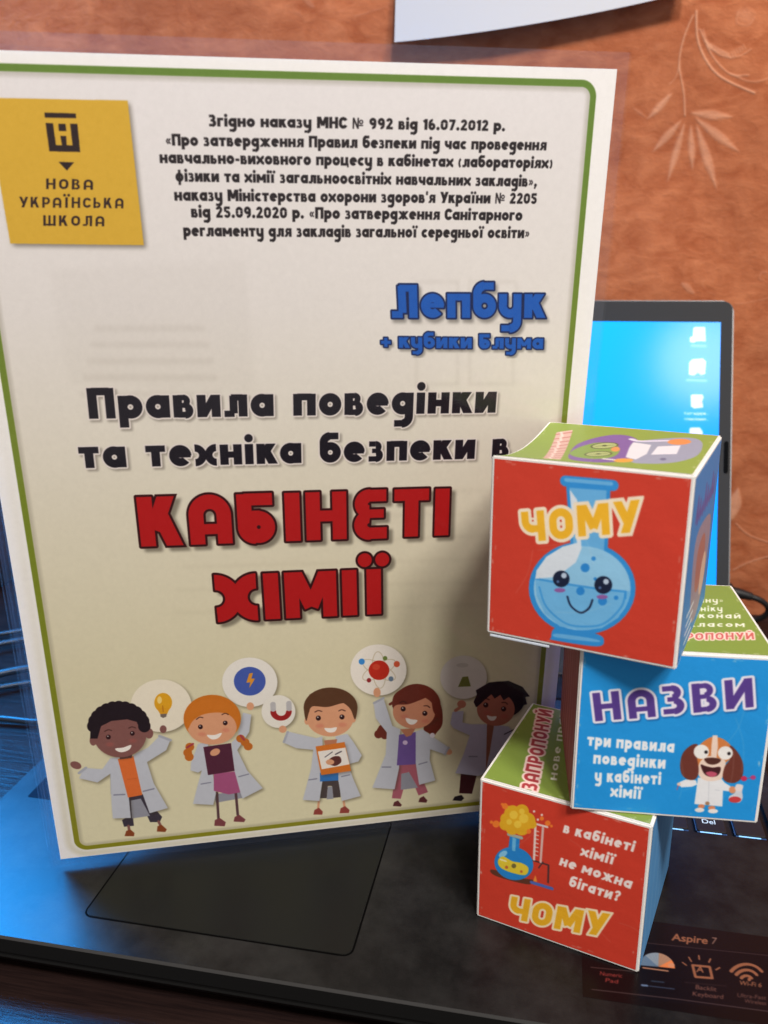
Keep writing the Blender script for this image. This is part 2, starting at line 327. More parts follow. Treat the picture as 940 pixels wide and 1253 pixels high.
# ---------------- the cover page of the poster
SKIN = (222, 160, 122)
def paint_cover():
    k = 6
    c = Canvas(210 * k, 297 * k, (243, 240, 238), Mfit(HP, 0, 0, k, k))
    # ground colour of the print: pale at the head, olive beige at the foot
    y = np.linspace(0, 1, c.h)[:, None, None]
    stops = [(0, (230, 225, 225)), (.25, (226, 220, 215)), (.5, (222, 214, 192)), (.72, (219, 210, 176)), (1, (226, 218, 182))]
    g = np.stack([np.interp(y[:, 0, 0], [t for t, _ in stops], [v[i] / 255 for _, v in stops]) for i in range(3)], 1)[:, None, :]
    x0, x1, y0, y1, r = 6.6 * k, 203.4 * k, 3.6 * k, 293.4 * k, 5 * k
    X, Y = np.meshgrid(np.arange(c.w) + .5, np.arange(c.h) + .5)
    qx = np.abs(X - (x0 + x1) / 2) - (x1 - x0) / 2 + r; qy = np.abs(Y - (y0 + y1) / 2) - (y1 - y0) / 2 + r
    D = (np.hypot(np.maximum(qx, 0), np.maximum(qy, 0)) + np.minimum(np.maximum(qx, qy), 0) - r) / k
    inside = np.clip(.5 - (D + 1.0) * k, 0, 1)[..., None]
    # pale beige between paper edge and frame towards the foot, then the frame with its soft printed shadow
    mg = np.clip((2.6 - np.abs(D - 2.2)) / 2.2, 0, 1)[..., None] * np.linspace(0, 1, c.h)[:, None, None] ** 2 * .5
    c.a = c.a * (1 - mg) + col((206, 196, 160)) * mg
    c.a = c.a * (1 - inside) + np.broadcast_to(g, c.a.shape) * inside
    sh = np.clip(1 - np.abs(D + 2.3) / 1.5, 0, 1)[..., None] * .30
    c.a = c.a * (1 - sh) + col((120, 112, 92)) * sh
    fr = np.clip(.5 - (np.abs(D + .8) - 1.05) * k, 0, 1)[..., None]
    gc = col((100, 132, 50)) * (1 - y) + col((140, 136, 28)) * y
    c.a = c.a * (1 - fr) + np.broadcast_to(gc, c.a.shape) * fr
    # very faint show-through of the page behind
    for (a, b2, n) in (((110, 400), (275, 402), 5),):
        for i in range(5): c.line([(118 - i * 4, 402 + i * 20), (248 + i * 5, 402 + i * 20)], 8, (120, 105, 90), .07, False, 3)
    c.poly([(60, 330), (300, 318), (312, 480), (85, 470)], (120, 110, 95), .035, False, 0, 6)
    for bx in ((510, 345, 560, 395), (575, 345, 632, 395), (510, 430, 560, 470), (575, 430, 628, 470)):
        c.line([(bx[0], bx[1]), (bx[2], bx[1]), (bx[2], bx[3]), (bx[0], bx[3]), (bx[0], bx[1])], 4, (120, 110, 95), .08, False, 3)
    for i in range(6): c.line([(250 - i * 8, 610 + i * 28), (590, 600 + i * 28)], 5, (120, 105, 80), .05, False, 4)
    # yellow badge
    c.poly([(-18, 119.5), (156.4, 123), (176.2, 300), (12.8, 298)], (214, 170, 52), 1, False, .55)
    B = c.at(0, 100, 4.7); dk = (40, 22, 22)
    B.poly([(256, 178), (437, 182), (439, 209), (259, 206)], dk)
    B.poly([(263, 237), (306, 238), (334, 362), (343, 362), (343, 310), (386, 310), (386, 362), (402, 362), (402, 241), (446, 242), (462, 404), (285, 400)], dk)
    B.poly([(306, 238), (334, 239), (358, 366), (322, 364)], (214, 170, 52)); B.poly([(378, 240), (404, 241), (418, 366), (384, 365)], (214, 170, 52))
    B.poly([(334, 286), (392, 287), (396, 312), (340, 311)], (214, 170, 52))
    B.poly([(336, 241), (378, 242), (382, 284), (340, 283)], dk)
    B.poly([(338, 461), (427, 463), (386, 511)], dk)
    B.text('НОВА', (264, 617), (537, 621), 60, dk, .74, .3); B.text('УКРАЇНСЬКА', (110, 722), (712, 728), 60, dk, .74, .28)
    B.text('ШКОЛА', (248, 828), (602, 831), 60, dk, .74, .3)
    # heading lines
    c.at(0, 0, 1); ink = (28, 20, 24)
    for st, a, b in (("Згідно наказу МНС № 992 від 16.07.2012 р.", (256, 154.5), (618, 160.5)),
                     ("«Про затвердження Правил безпеки під час проведення", (203, 178), (668.5, 184)),
                     ("навчально-виховного процесу в кабінетах (лабораторіях)", (196, 199.5), (676, 206)),
                     ("фізики та хімії загальноосвітніх навчальних закладів»,", (215, 222), (657, 228.5)),
                     ("наказу Міністерства охорони здоров'я України № 2205", (214, 245.5), (657, 249.5)),
                     ("від 25.09.2020 р. «Про затвердження Санітарного", (234.5, 266), (639, 270)),
                     ("регламенту для закладів загальної середньої освіти»", (225, 289), (648, 291.5))):
        c.text(st, a, b, 13.8, ink, 1.06, .13, space=.6)
    nb = (10, 30, 80)
    c.text('Лепбук', (480, 389), (667, 389), 40, (20, 88, 180), 1.0, .13, ((2.0, nb),), (3, 4, (70, 65, 60), .5, 2, 3))
    c.text('+ кубики Блума', (466, 425.5), (664.5, 427), 17.5, (20, 88, 180), 1.05, .14, ((1.6, nb),), (2, 3, (70, 65, 60), .45, 1.5, 2))
    bk = (20, 14, 26); ol = ((1.9, (226, 216, 208)),)
    c.text('Правила поведінки', (110, 512.5), (606, 505), 36, bk, 1.1, .19, ol, (2.5, 3, (110, 100, 90), .55, 1.5, 2), space=.75)
    c.text('та техніка безпеки в', (98.5, 573), (622, 560.5), 33, bk, 1.1, .19, ol, (2.5, 3, (110, 100, 90), .55, 1.5, 2), space=.75)
    rd = (178, 18, 20); rb = (48, 4, 8)
    c.text('КАБІНЕТІ', (174, 669), (548, 655), 59, rd, 1.1, .2, ((2.6, rb),), (5, 5, (80, 72, 60), .6, 2, 3))
    c.text('ХІМІЇ', (266, 761), (471, 751), 56, rd, 1.1, .2, ((2.6, rb),), (5, 5, (80, 72, 60), .6, 2, 3))
    kids(c); c.at(0, 0, 1); c.grain(1.6); c.grain(.7, 3)
    return c.image('cover_print')

COAT, COAT2 = (196, 198, 206), (172, 174, 184)
def face_bits(c, eyes, mouth, brows, skin, r=9):
    for e in eyes: c.ell(e, r, (48, 20, 22)); c.ell((e[0] - 2, e[1] - 3), 2.5, (230, 220, 215))
    for b in brows: c.line(b, 4, (60, 30, 25), .8, True)
    c.poly(mouth, (245, 238, 228), 1, True)
    for e in eyes: c.ell((e[0] + (6 if e is eyes[0] else 2), e[1] + 28), (15, 8), (200, 90, 80), .28, 0, 2)
def kids(c):
    c.at(60, 780, 3.133)
    # sign with bulb
    c.ell((430, 262), (117, 101), (238, 228, 206), 1, .5)
    c.ell((438, 250), (34, 37), (226, 164, 32)); c.poly([(412, 270), (464, 270), (452, 296), (428, 296)], (222, 156, 30)); c.poly([(427, 294), (452, 292), (450, 304), (438, 309), (428, 304)], (120, 105, 95)); c.ell((424, 240), (9, 14), (250, 225, 150), .8)
    c.line([(436, 262), (438, 285)], 3, (170, 100, 20), .8)
    # boy with curly black hair
    dk = (134, 88, 82)
    c.poly([(305, 612), (362, 600), (405, 655), (434, 688), (425, 708), (388, 708), (352, 632), (316, 640), (322, 690), (326, 722), (288, 726), (280, 700), (298, 690)], (62, 54, 66))
    c.poly([(314, 625), (352, 618), (388, 684), (318, 694)], (150, 150, 160))
    c.line([(305, 722), (308, 740)], 9, dk); c.line([(420, 705), (428, 722)], 9, dk)
    c.poly([(290, 762), (296, 742), (312, 736), (328, 750), (326, 762)], (140, 70, 34)); c.poly([(414, 744), (416, 724), (432, 718), (452, 736), (446, 746)], (140, 70, 34))
    c.poly([(318, 458), (335, 444), (380, 422), (424, 378), (466, 392), (450, 432), (376, 478), (402, 560), (456, 654), (386, 674), (352, 580)], COAT, 1, False, .5)
    c.poly([(268, 460), (236, 462), (205, 505), (134, 500), (116, 540), (186, 556), (236, 522), (240, 640), (245, 694), (314, 692), (306, 610)], COAT, 1, False, .5)
    c.line([(236, 522), (238, 600)], 2, COAT2); c.line([(250, 604), (290, 602)], 6, (140, 140, 155)); c.line([(362, 590), (402, 580)], 6, (140, 140, 155))
    c.poly([(264, 466), (324, 455), (358, 604), (303, 614)], (224, 112, 52)); c.line([(300, 545), (335, 540)], 2, (190, 90, 40), .7)
    c.poly([(270, 440), (320, 440), (318, 462), (272, 468)], (100, 62, 58))
    c.ell((103, 490), (22, 14), dk, 1, 0, 0, .35); c.ell((438, 352), (13, 15), dk); c.line([(116, 520), (142, 500)], 10, COAT2); c.line([(424, 378), (466, 394)], 10, COAT2)
    c.ell((272, 372), (102, 88), dk, 1, .4); c.ell((170, 395), (14, 20), dk); c.ell((384, 368), (16, 20), dk)
    for i in range(13):
        t = math.pi * (1.02 + .96 * i / 12); c.ell((268 + 98 * math.cos(t), 345 + 78 * math.sin(t)), 24, (34, 22, 28))
    c.poly([(158, 388), (160, 330), (200, 275), (268, 258), (335, 275), (378, 320), (380, 352), (352, 328), (300, 314), (240, 320), (200, 340), (186, 388)], (34, 22, 28))
    face_bits(c, [(228, 382), (320, 368)], [(255, 426), (285, 422), (315, 412), (308, 430), (282, 440), (262, 436)], [[(214, 360), (228, 354), (240, 357)], [(306, 348), (318, 343), (332, 347)]], dk)
    # lightning sign, girl with orange plaits
    c.ell((770, 172), (106, 95), (236, 230, 220), 1, .5); c.ell((770, 168), (61, 55), (70, 92, 172))
    c.poly([(768, 138), (782, 136), (776, 158), (790, 158), (768, 195), (772, 172), (757, 174)], (226, 150, 50))
    c.poly([(632, 600), (738, 590), (745, 615), (640, 634)], (150, 150, 160))
    c.line([(644, 596), (650, 695)], 9, (92, 62, 66)); c.line([(716, 590), (724, 680)], 9, (92, 62, 66))
    c.poly([(634, 722), (636, 700), (655, 692), (678, 708), (674, 724)], (128, 66, 70)); c.poly([(708, 706), (712, 688), (730, 680), (754, 698), (748, 708)], (128, 66, 70))
    c.poly([(700, 402), (722, 384), (744, 288), (776, 296), (768, 362), (722, 432), (760, 510), (820, 578), (742, 618), (708, 520)], COAT, 1, False, .5)
    c.poly([(608, 402), (572, 408), (545, 480), (543, 510), (572, 518), (586, 510), (572, 560), (552, 638), (630, 642), (640, 600), (622, 480)], COAT, 1, False, .5)
    c.line([(728, 534), (765, 524)], 5, (140, 140, 155)); c.line([(584, 562), (620, 556)], 5, (140, 140, 155))
    c.poly([(632, 522), (712, 514), (734, 594), (690, 602), (632, 588)], (168, 84, 126)); c.poly([(592, 420), (698, 405), (712, 512), (610, 528)], (84, 36, 56)); c.ell((637, 440), (20, 13), SKIN, 1, 0, 0, -.4)
    for q in ((540, 420), (532, 442), (538, 458)): c.ell(q, (17, 16), (196, 108, 34))
    for q in ((735, 388), (752, 402), (764, 418)): c.ell(q, (17, 15), (196, 108, 34))
    c.line([(735, 376), (748, 392)], 8, (170, 60, 70)); c.line([(530, 422), (552, 408)], 8, (170, 60, 70))
    c.ell((626, 312), (110, 92), (206, 116, 32), 1, .35); c.ell((626, 345), (94, 66), SKIN)
    c.poly([(532, 350), (528, 300), (560, 255), (625, 235), (690, 258), (722, 310), (722, 340), (700, 300), (648, 288), (590, 296), (552, 320)], (208, 118, 34), 1, True)
    face_bits(c, [(581, 343), (676, 328)], [(606, 374), (634, 374), (662, 366), (652, 384), (634, 391), (618, 388)], [[(566, 314), (578, 306), (590, 308)], [(664, 296), (676, 291), (688, 296)]], SKIN)
    c.ell((772, 264), (14, 15), SKIN)
    # magnet
    c.ell((880, 284), (65, 63), (236, 230, 218), 1, .5); t = np.linspace(0.05, math.pi - .05, 14)
    c.line(np.stack([890 + 30 * np.cos(t), 284 + 26 * np.sin(t)], 1), 20, (160, 34, 34)); c.line([(859, 256), (860, 276)], 19, (190, 186, 186)); c.line([(920, 252), (921, 274)], 19, (190, 186, 186))
    c.at(340, 780, 2.9375)
    # boy with the orange book
    c.poly([(146, 516), (222, 512), (226, 574), (200, 577), (195, 534), (180, 534), (176, 578), (146, 578)], (76, 64, 64)); c.poly([(180, 536), (196, 536), (200, 580), (176, 582)], (150, 150, 160))
    c.line([(148, 585), (145, 615)], 7, SKIN); c.line([(236, 580), (240, 610)], 7, SKIN)
    c.poly([(128, 637), (132, 620), (148, 612), (162, 626), (160, 637)], (150, 66, 56)); c.poly([(222, 632), (226, 614), (242, 606), (258, 620), (256, 631)], (150, 66, 56))
    c.poly([(160, 356), (138, 362), (36, 338), (20, 378), (66, 398), (128, 404), (120, 470), (90, 584), (150, 588), (166, 480)], COAT, 1, False, .5)
    c.poly([(208, 356), (250, 346), (272, 376), (302, 424), (290, 446), (252, 456), (272, 510), (298, 570), (230, 588), (212, 480)], COAT, 1, False, .5)
    c.line([(112, 512), (140, 508)], 5, (140, 140, 155)); c.line([(230, 500), (258, 494)], 5, (140, 140, 155))
    c.poly([(166, 370), (214, 366), (210, 384), (170, 388)], (190, 124, 92))
    c.poly([(152, 486), (218, 482), (218, 514), (152, 518)], (52, 116, 186))
    c.poly([(136, 392), (240, 376), (264, 480), (156, 495)], (216, 118, 40), 1, False, .4); c.poly([(144, 410), (243, 396), (258, 456), (158, 474)], (240, 232, 222)); c.poly([(178, 450), (196, 430), (222, 428), (228, 448), (205, 462)], (96, 50, 46), 1, True); c.line([(170, 430), (196, 412)], 3, (70, 66, 80)); c.line([(208, 420), (228, 410)], 5, (90, 80, 90)); c.ell((188, 448), (15, 10), SKIN)
    c.ell((190, 252), (97, 72), (92, 58, 36), 1, .35); c.ell((188, 290), (84, 66), SKIN); c.ell((105, 300), (9, 14), SKIN); c.ell((272, 292), (9, 14), SKIN)
    c.poly([(102, 300), (96, 250), (130, 205), (190, 188), (250, 200), (284, 245), (278, 295), (262, 258), (240, 236), (180, 250), (125, 248), (112, 270)], (92, 58, 36), 1, True); c.line([(118, 208), (150, 192)], 9, (92, 58, 36))
    face_bits(c, [(146, 290), (231, 286)], [(168, 326), (190, 326), (212, 323), (206, 338), (190, 342), (176, 338)], [[(134, 268), (146, 263), (158, 266)], [(220, 264), (230, 260), (242, 264)]], SKIN)
    c.ell((18, 330), (14, 13), SKIN); c.line([(36, 340), (22, 376)], 8, COAT2)
    # atom sign
    c.ell((362, 117), (101, 92), (240, 232, 220), 1, .5)
    for an in (.5, -.5, 1.5):
        t = np.linspace(0, 2 * math.pi, 30); x, y = 66 * np.cos(t), 24 * np.sin(t)
        c.line(np.stack([364 + x * math.cos(an) - y * math.sin(an), 117 + x * math.sin(an) + y * math.cos(an)], 1), 2.6, (205, 190, 160))
    c.ell((364, 118), (37, 35), (196, 44, 26)); c.ell((354, 106), (14, 11), (222, 90, 60), .6)
    for q, k2, r in (((302, 87), (60, 140, 210), 11), ((386, 75), (112, 130, 60), 8), ((428, 96), (214, 90, 56), 11), ((328, 154), (150, 40, 44), 8), ((407, 149), (110, 130, 150), 9)): c.ell(q, r, k2)
    # girl with long chestnut hair
    hr = (112, 44, 30)
    c.poly([(428, 460), (498, 454), (540, 556), (506, 568), (470, 482), (442, 580), (410, 578)], (176, 96, 110)); c.poly([(444, 490), (472, 484), (504, 540), (442, 548)], (150, 150, 160))
    c.poly([(414, 606), (418, 592), (432, 586), (446, 602), (442, 608)], (96, 44, 46)); c.poly([(506, 592), (510, 578), (524, 570), (538, 586), (534, 594)], (96, 44, 46))
    for q, r in (((362, 348), 15), ((376, 338), 20), ((384, 352), 14), ((372, 325), 10)): c.ell(q, r, hr)
    c.poly([(545, 230), (585, 240), (592, 310), (566, 350), (552, 388), (534, 384), (548, 350), (524, 330), (540, 290)], hr, 1, True)
    c.poly([(440, 330), (412, 318), (380, 218), (344, 234), (352, 290), (392, 342), (388, 420), (340, 540), (420, 546), (436, 470)], COAT, 1, False, .5)
    c.poly([(490, 340), (520, 330), (556, 356), (612, 394), (600, 420), (548, 402), (546, 440), (566, 514), (508, 530), (494, 440)], COAT, 1, False, .5)
    c.line([(376, 466), (406, 466)], 5, (140, 140, 155)); c.line([(508, 456), (536, 448)], 5, (140, 140, 155))
    c.poly([(436, 350), (496, 340), (496, 456), (428, 460)], (112, 84, 152)); c.poly([(440, 330), (496, 326), (480, 352), (462, 358)], (190, 124, 92)); c.ell((458, 378), (9, 8), (214, 190, 220))
    c.ell((500, 245), (86, 78), hr, 1, .35); c.ell((490, 268), (76, 60), (210, 142, 108))
    c.poly([(412, 250), (420, 205), (470, 176), (540, 178), (580, 220), (586, 290), (560, 268), (548, 212), (520, 222), (470, 240), (430, 242)], hr, 1, True); c.line([(404, 240), (420, 230)], 10, hr)
    face_bits(c, [(451, 257), (529, 273)], [(460, 289), (480, 294), (502, 298), (492, 311), (476, 313), (464, 304)], [[(440, 234), (452, 230), (462, 235)], [(526, 246), (538, 246), (546, 252)]], SKIN)
    c.ell((357, 198), (13, 17), SKIN); c.ell((616, 412), (11, 10), SKIN); c.line([(380, 218), (346, 236)], 8, COAT2); c.line([(600, 420), (614, 396)], 7, COAT2); c.ell((556, 352), (9, 9), (230, 220, 225))
    # boy with black hair half hidden by the cubes
    c.ell((668, 143), (84, 78), (214, 206, 198), 1, .5); c.poly([(648, 178), (664, 142), (684, 140), (694, 176)], (112, 116, 52)); c.ell((664, 100), (22, 8), (196, 188, 180))
    c.poly([(658, 490), (718, 486), (698, 562), (652, 560)], (70, 30, 34)); c.poly([(628, 586), (636, 572), (660, 566), (670, 578), (660, 588)], (34, 26, 30))
    c.poly([(692, 312), (664, 306), (668, 264), (628, 268), (620, 310), (632, 326), (690, 352), (668, 420), (638, 488), (722, 498), (764, 480), (752, 312)], (186, 182, 200), 1, False, .45)
    c.poly([(776, 314), (830, 320), (856, 360), (850, 440), (800, 500), (752, 490)], (180, 176, 194), 1, False, .45); c.poly([(752, 312), (778, 312), (764, 400), (748, 480)], (146, 92, 72)); c.line([(688, 428), (716, 428)], 5, (140, 140, 155))
    c.line([(815, 348), (880, 316)], 4, (50, 40, 50))
    c.ell((800, 224), (88, 66), (34, 24, 34), 1, .35); c.ell((784, 258), (68, 60), (178, 108, 88))
    c.poly([(712, 250), (704, 232), (716, 205), (712, 190), (760, 162), (830, 156), (880, 178), (906, 212), (890, 214), (896, 240), (860, 250), (850, 220), (830, 214), (812, 226), (800, 206), (780, 220), (768, 204), (740, 228), (716, 250)], (34, 24, 34))
    face_bits(c, [(748, 243), (812, 257)], [(752, 280), (768, 284), (786, 284), (780, 297), (766, 299), (756, 292)], [[(738, 224), (748, 220), (760, 224)], [(806, 234), (818, 234), (826, 240)]], SKIN)
    c.ell((661, 240), (16, 14), (190, 122, 98)); c.line([(640, 262), (652, 254)], 12, (190, 122, 98))

# ---------------- the printed faces of the paper cubes (unit square -> 560 px)
RED, GRN, BLU, PRP, MAR = (212, 64, 46), (128, 150, 66), (34, 150, 226), (112, 88, 150), (140, 62, 66)
YEL, CREAM = (250, 190, 46), (250, 240, 226)
def face(H, bgc, n=560): return Canvas(n, n, bgc, Mfit(homog(H), 0, 0, n, n))
def paint_flask_face():
    c = face([0.0051250558, 0.00014783135, -3.1659399, -0.00050643416, 0.004957834, -2.4535179, 0.00054684043, -0.00031319971, 1.0], RED)
    c.at(580, 490, 2.9375); db, mb, lb = (52, 150, 226), (108, 184, 238), (150, 208, 244)
    c.poly([(278, 852), (302, 815), (440, 838), (468, 864), (440, 884), (288, 862)], db, 1, True); c.poly([(300, 838), (430, 856), (445, 868), (300, 852)], mb, 1, True)
    c.ell((390, 674), (192, 168), db); c.poly([(332, 300), (492, 312), (482, 540), (350, 540)], db); c.poly([(344, 312), (478, 322), (468, 560), (362, 560)], mb)
    c.ell((390, 674), (174, 152), lb)
    c.poly([(222, 640), (300, 656), (390, 668), (470, 676), (562, 684), (556, 720), (520, 780), (460, 818), (390, 826), (310, 812), (255, 765), (226, 700)], (116, 190, 240))
    c.line([(226, 640), (330, 658), (450, 676), (546, 686), (545, 710)], 8, db, .8); c.line([(236, 670), (262, 742), (330, 800), (400, 812), (470, 800), (530, 742), (546, 690)], 7, db, .7, True)
    c.poly([(345, 318), (372, 356), (384, 480), (388, 530), (368, 580), (300, 632), (222, 640), (226, 610), (262, 560), (320, 524), (372, 510), (352, 400)], (226, 236, 246))
    c.line([(330, 288), (500, 304)], 40, db); c.line([(332, 284), (494, 298)], 14, mb)
    for q, r in (((401, 600), 16), ((431, 567), 8), ((384, 684), 15), ((463, 720), 16), ((512, 708), 8), ((437, 640), 6)): c.ell(q, r, (44, 140, 220))
    for q, r in (((315, 640), 30), ((466, 662), 32)):
        c.ell(q, r, (24, 34, 62)); c.ell((q[0] + 10, q[1] - 12), 10, (196, 214, 236)); c.ell((q[0] - 12, q[1] + 10), 5, (90, 120, 170))
    c.ell((310, 681), (20, 8), (150, 100, 170)); c.ell((462, 705), (20, 8), (150, 100, 170))
    c.line([(337, 704), (350, 738), (384, 762), (414, 746), (427, 716)], 7, (30, 44, 76), 1, True)
    c.text('ЧОМУ', (178, 506), (598, 478), 112, YEL, .96, .2, ((12, (252, 236, 210)),), wob=(-.02, .0, .06, .08))
    c.grain(2.5); return c.image('flask_face_print', 1)
def paint_owl_face():
    c = face([-0.003016968, -0.0051578864, 4.6848112, 0.0013893157, -0.017075894, 7.8678856, -2.8294437e-05, -0.0031979286, 1.0], (140, 160, 74))
    c.at(640, 510, 3.615); pk = (214, 176, 166)
    c.poly([(150, 50), (221, 47), (166, 182), (88, 174)], pk)
    for i in range(9):
        a, b = (150 - 6.5 * i, 56 + 14 * i), (214 - 6 * i, 54 + 14 * i); c.line([a, b], 5, (188, 110, 104), .8); c.line([(a[0] + 20 + 5 * (i % 2), a[1] - 5), (a[0] + 26, a[1] + 8)], 4, (236, 214, 206), .8)
    c.poly([(205, 175), (225, 110), (290, 84), (400, 72), (480, 82), (510, 110), (470, 180), (400, 196), (300, 196)], (128, 98, 158), 1, True)
    c.poly([(208, 140), (250, 112), (330, 98), (400, 108), (430, 135), (400, 168), (320, 178), (240, 165)], (134, 160, 82), 1, True)
    for q in ((362, 113), (334, 151)): c.ell(q, (62, 14), (92, 96, 60)); c.ell(q, (54, 11), (176, 186, 124)); c.ell(q, (12, 3), (40, 40, 30)); c.line([(q[0] - 40, q[1]), (q[0] + 40, q[1])], 3, (110, 120, 70))
    c.ell((410, 132), (20, 11), (220, 150, 90))
    c.poly([(470, 190), (480, 112), (560, 98), (700, 92), (770, 98), (795, 124), (770, 172), (680, 200), (560, 206)], (152, 156, 176), 1, True)
    c.poly([(488, 106), (568, 120), (548, 160), (500, 185), (455, 172), (470, 130)], (222, 220, 226)); c.poly([(596, 128), (698, 126), (680, 164), (566, 164)], (224, 222, 230)); c.line([(480, 92), (520, 102), (640, 104)], 9, (220, 214, 232), 1, True)
    c.ell((692, 110), (52, 13), (226, 142, 84)); c.ell((445, 188), (44, 10), (224, 160, 70)); c.line([(360, 178), (400, 184)], 8, (230, 226, 220)); c.ell((620, 186), (14, 6), (110, 112, 140))
    c.grain(2.5); return c.image('owl_face_print', 1)
def paint_side_face():
    c = face([0.0040050512, 0.00040331283, -3.64439, 0.00093402073, 0.00061252631, -1.1515778, -0.00092860452, -0.00013163116, 1.0], (56, 128, 192))
    n = 560
    c.M = np.eye(3); c.at(0, 0, 1)
    for i in range(8): c.line([(90 + 50 * i, 150), (110 + 50 * i, 90 + 20 * (i % 3)), (120 + 50 * i, 160)], 22, (92, 84, 150))
    c.poly([(120, 230), (300, 200), (470, 250), (450, 430), (330, 520), (180, 470)], (150, 134, 150), 1, True); c.poly([(200, 270), (320, 250), (380, 330), (300, 420), (210, 390)], (168, 112, 104), 1, True); c.ell((380, 400), (60, 70), (206, 178, 160))
    for i in range(4): c.line([(100, 440 + 28 * i), (230, 440 + 28 * i)], 8, (226, 232, 240))
    c.grain(2.5); return c.image('side_face_print', 1)
def paint_dog_face():
    c = face([0.0037063399, 0.00023832712, -2.8239722, -0.00021660655, 0.0041565509, -3.1375565, 0.00012430099, -0.00026120192, 1.0], BLU)
    c.at(580, 690, 2.611)
    c.text('НАЗВИ', (386, 502), (896, 457), 92, (88, 62, 142), .86, .26, ((8, (236, 232, 244)),), (3, 4, (20, 60, 120), .5, 9, 2), wob=(0, -.02, .03, 0, .02))
    wh = (244, 246, 250)
    for st, a, b in (('три правила', (362, 578), (638, 600)), ('поведінки', (381, 636), (610, 652)), ('у кабінеті', (386, 693), (596, 703)), ('хімії', (436, 742), (534, 750))):
        c.text(st, a, b, 36, wh, .86, .2, ((1.5, (190, 216, 240)),), space=.6)
    c.at(840, 900, 9.4); br, tan, fur = (112, 56, 46), (212, 128, 70), (240, 216, 200)
    c.poly([(-10, 500), (110, 510), (120, 560), (60, 585), (-60, 590), (-90, 560), (-80, 530)], (238, 240, 244)); c.ell((-88, 556), (22, 20), (236, 206, 190)); c.line([(-110, 620), (-96, 570)], 8, (196, 80, 110))
    c.poly([(130, 480), (400, 490), (440, 540), (520, 590), (500, 640), (420, 630), (412, 815), (250, 800), (90, 785), (110, 640)], (236, 238, 242)); c.line([(258, 520), (250, 790)], 4, (190, 196, 206)); c.line([(330, 620), (380, 630)], 5, (190, 196, 206))
    c.ell((170, 812), (40, 24), (224, 140, 100)); c.ell((290, 830), (42, 24), (224, 140, 100)); c.ell((150, 855), (55, 26), (242, 236, 232)); c.ell((305, 868), (58, 26), (242, 236, 232)); c.ell((240, 778), (26, 22), (170, 130, 100))
    c.poly([(130, 130), (240, 30), (330, 10), (430, 40), (520, 130), (510, 250), (440, 330), (410, 480), (340, 500), (200, 490), (130, 420), (120, 260)], tan, 1, True)
    c.poly([(160, 290), (250, 230), (380, 260), (450, 300), (420, 440), (390, 500), (250, 520), (150, 470), (135, 380)], fur, 1, True); c.poly([(300, -10), (356, -8), (360, 120), (345, 250), (280, 240), (286, 110)], fur)
    c.poly([(130, 100), (60, 100), (-40, 190), (-75, 330), (-50, 450), (30, 505), (110, 490), (140, 400), (120, 260), (90, 190)], br, 1, True); c.poly([(500, 110), (590, 190), (650, 320), (640, 470), (560, 540), (460, 530), (415, 470), (440, 350), (500, 260)], br, 1, True)
    c.ell((170, 180), (88, 82), (242, 240, 236)); c.ell((446, 196), (86, 78), (242, 240, 236)); c.ell((224, 184), (20, 20), (40, 32, 34)); c.ell((488, 202), (20, 20), (40, 32, 34))
    c.poly([(205, 260), (300, 248), (392, 268), (370, 310), (300, 330), (235, 312)], (84, 46, 40), 1, True)
    c.poly([(162, 330), (220, 345), (300, 362), (385, 356), (388, 410), (350, 460), (270, 470), (200, 430)], (70, 32, 36), 1, True); c.poly([(220, 425), (280, 408), (350, 430), (330, 462), (270, 468)], (196, 84, 110), 1, True)
    c.ell((660, 492), (36, 30), (200, 50, 90)); c.ell((765, 480), (32, 26), (186, 70, 130)); c.line([(680, 490), (760, 482)], 8, (186, 60, 110))
    c.ell((528, 622), (40, 42), (222, 150, 110)); c.poly([(570, 560), (650, 570), (640, 640), (645, 720), (600, 770), (500, 750), (490, 700), (560, 650)], (214, 216, 224), 1, True); c.ell((556, 735), (72, 36), (204, 66, 70)); c.ell((600, 600), (45, 38), (236, 222, 220), .9)
    c.grain(2.5); return c.image('dog_face_print', 1)
def paint_suggest_face():
    c = face([-0.0066127761, 0.001215053, 3.7395454, 0.00077338586, -0.018581697, 12.612378, -2.8294437e-05, -0.0031979286, 1.0], GRN)
    c.at(820, 660, 7.833); wh = (238, 240, 222)
    for st, a, b, k in (('у', (262, 540), (292, 540), 52), ('зміну»', (170, 606), (512, 606), 46), ('техніку', (100, 690), (505, 688), 50), ('виконай', (115, 752), (680, 758), 50), ('з класом', (60, 836), (720, 840), 48)):
        c.text(st, a, b, k, wh, .7, .22, space=.5)
    c.text('ЗАПРОПОНУЙ', (-130, 968), (810, 958), 66, (196, 96, 90), .8, .2, ((9, (250, 226, 216)),))
    c.grain(2.5); return c.image('suggest_face_print', 1)
def paint_maroon_face():
    c = face([-0.0081399545, -0.00047280811, 5.996259, 0.0031611035, -0.00058083146, -1.7876138, -0.0015825833, -5.1152399e-05, 1.0], MAR)
    c.M = np.eye(3); c.at(0, 0, 1)
    for i in range(7): c.line([(60 + 70 * i, 40), (90 + 70 * i, 300), (50 + 70 * i, 520)], 14, (186, 130, 132), .7, True); c.line([(30 + 76 * i, 30), (50 + 76 * i, 260), (20 + 76 * i, 530)], 9, (92, 40, 60), .6, True)
    c.grain(2.5); return c.image('maroon_face_print', 1)
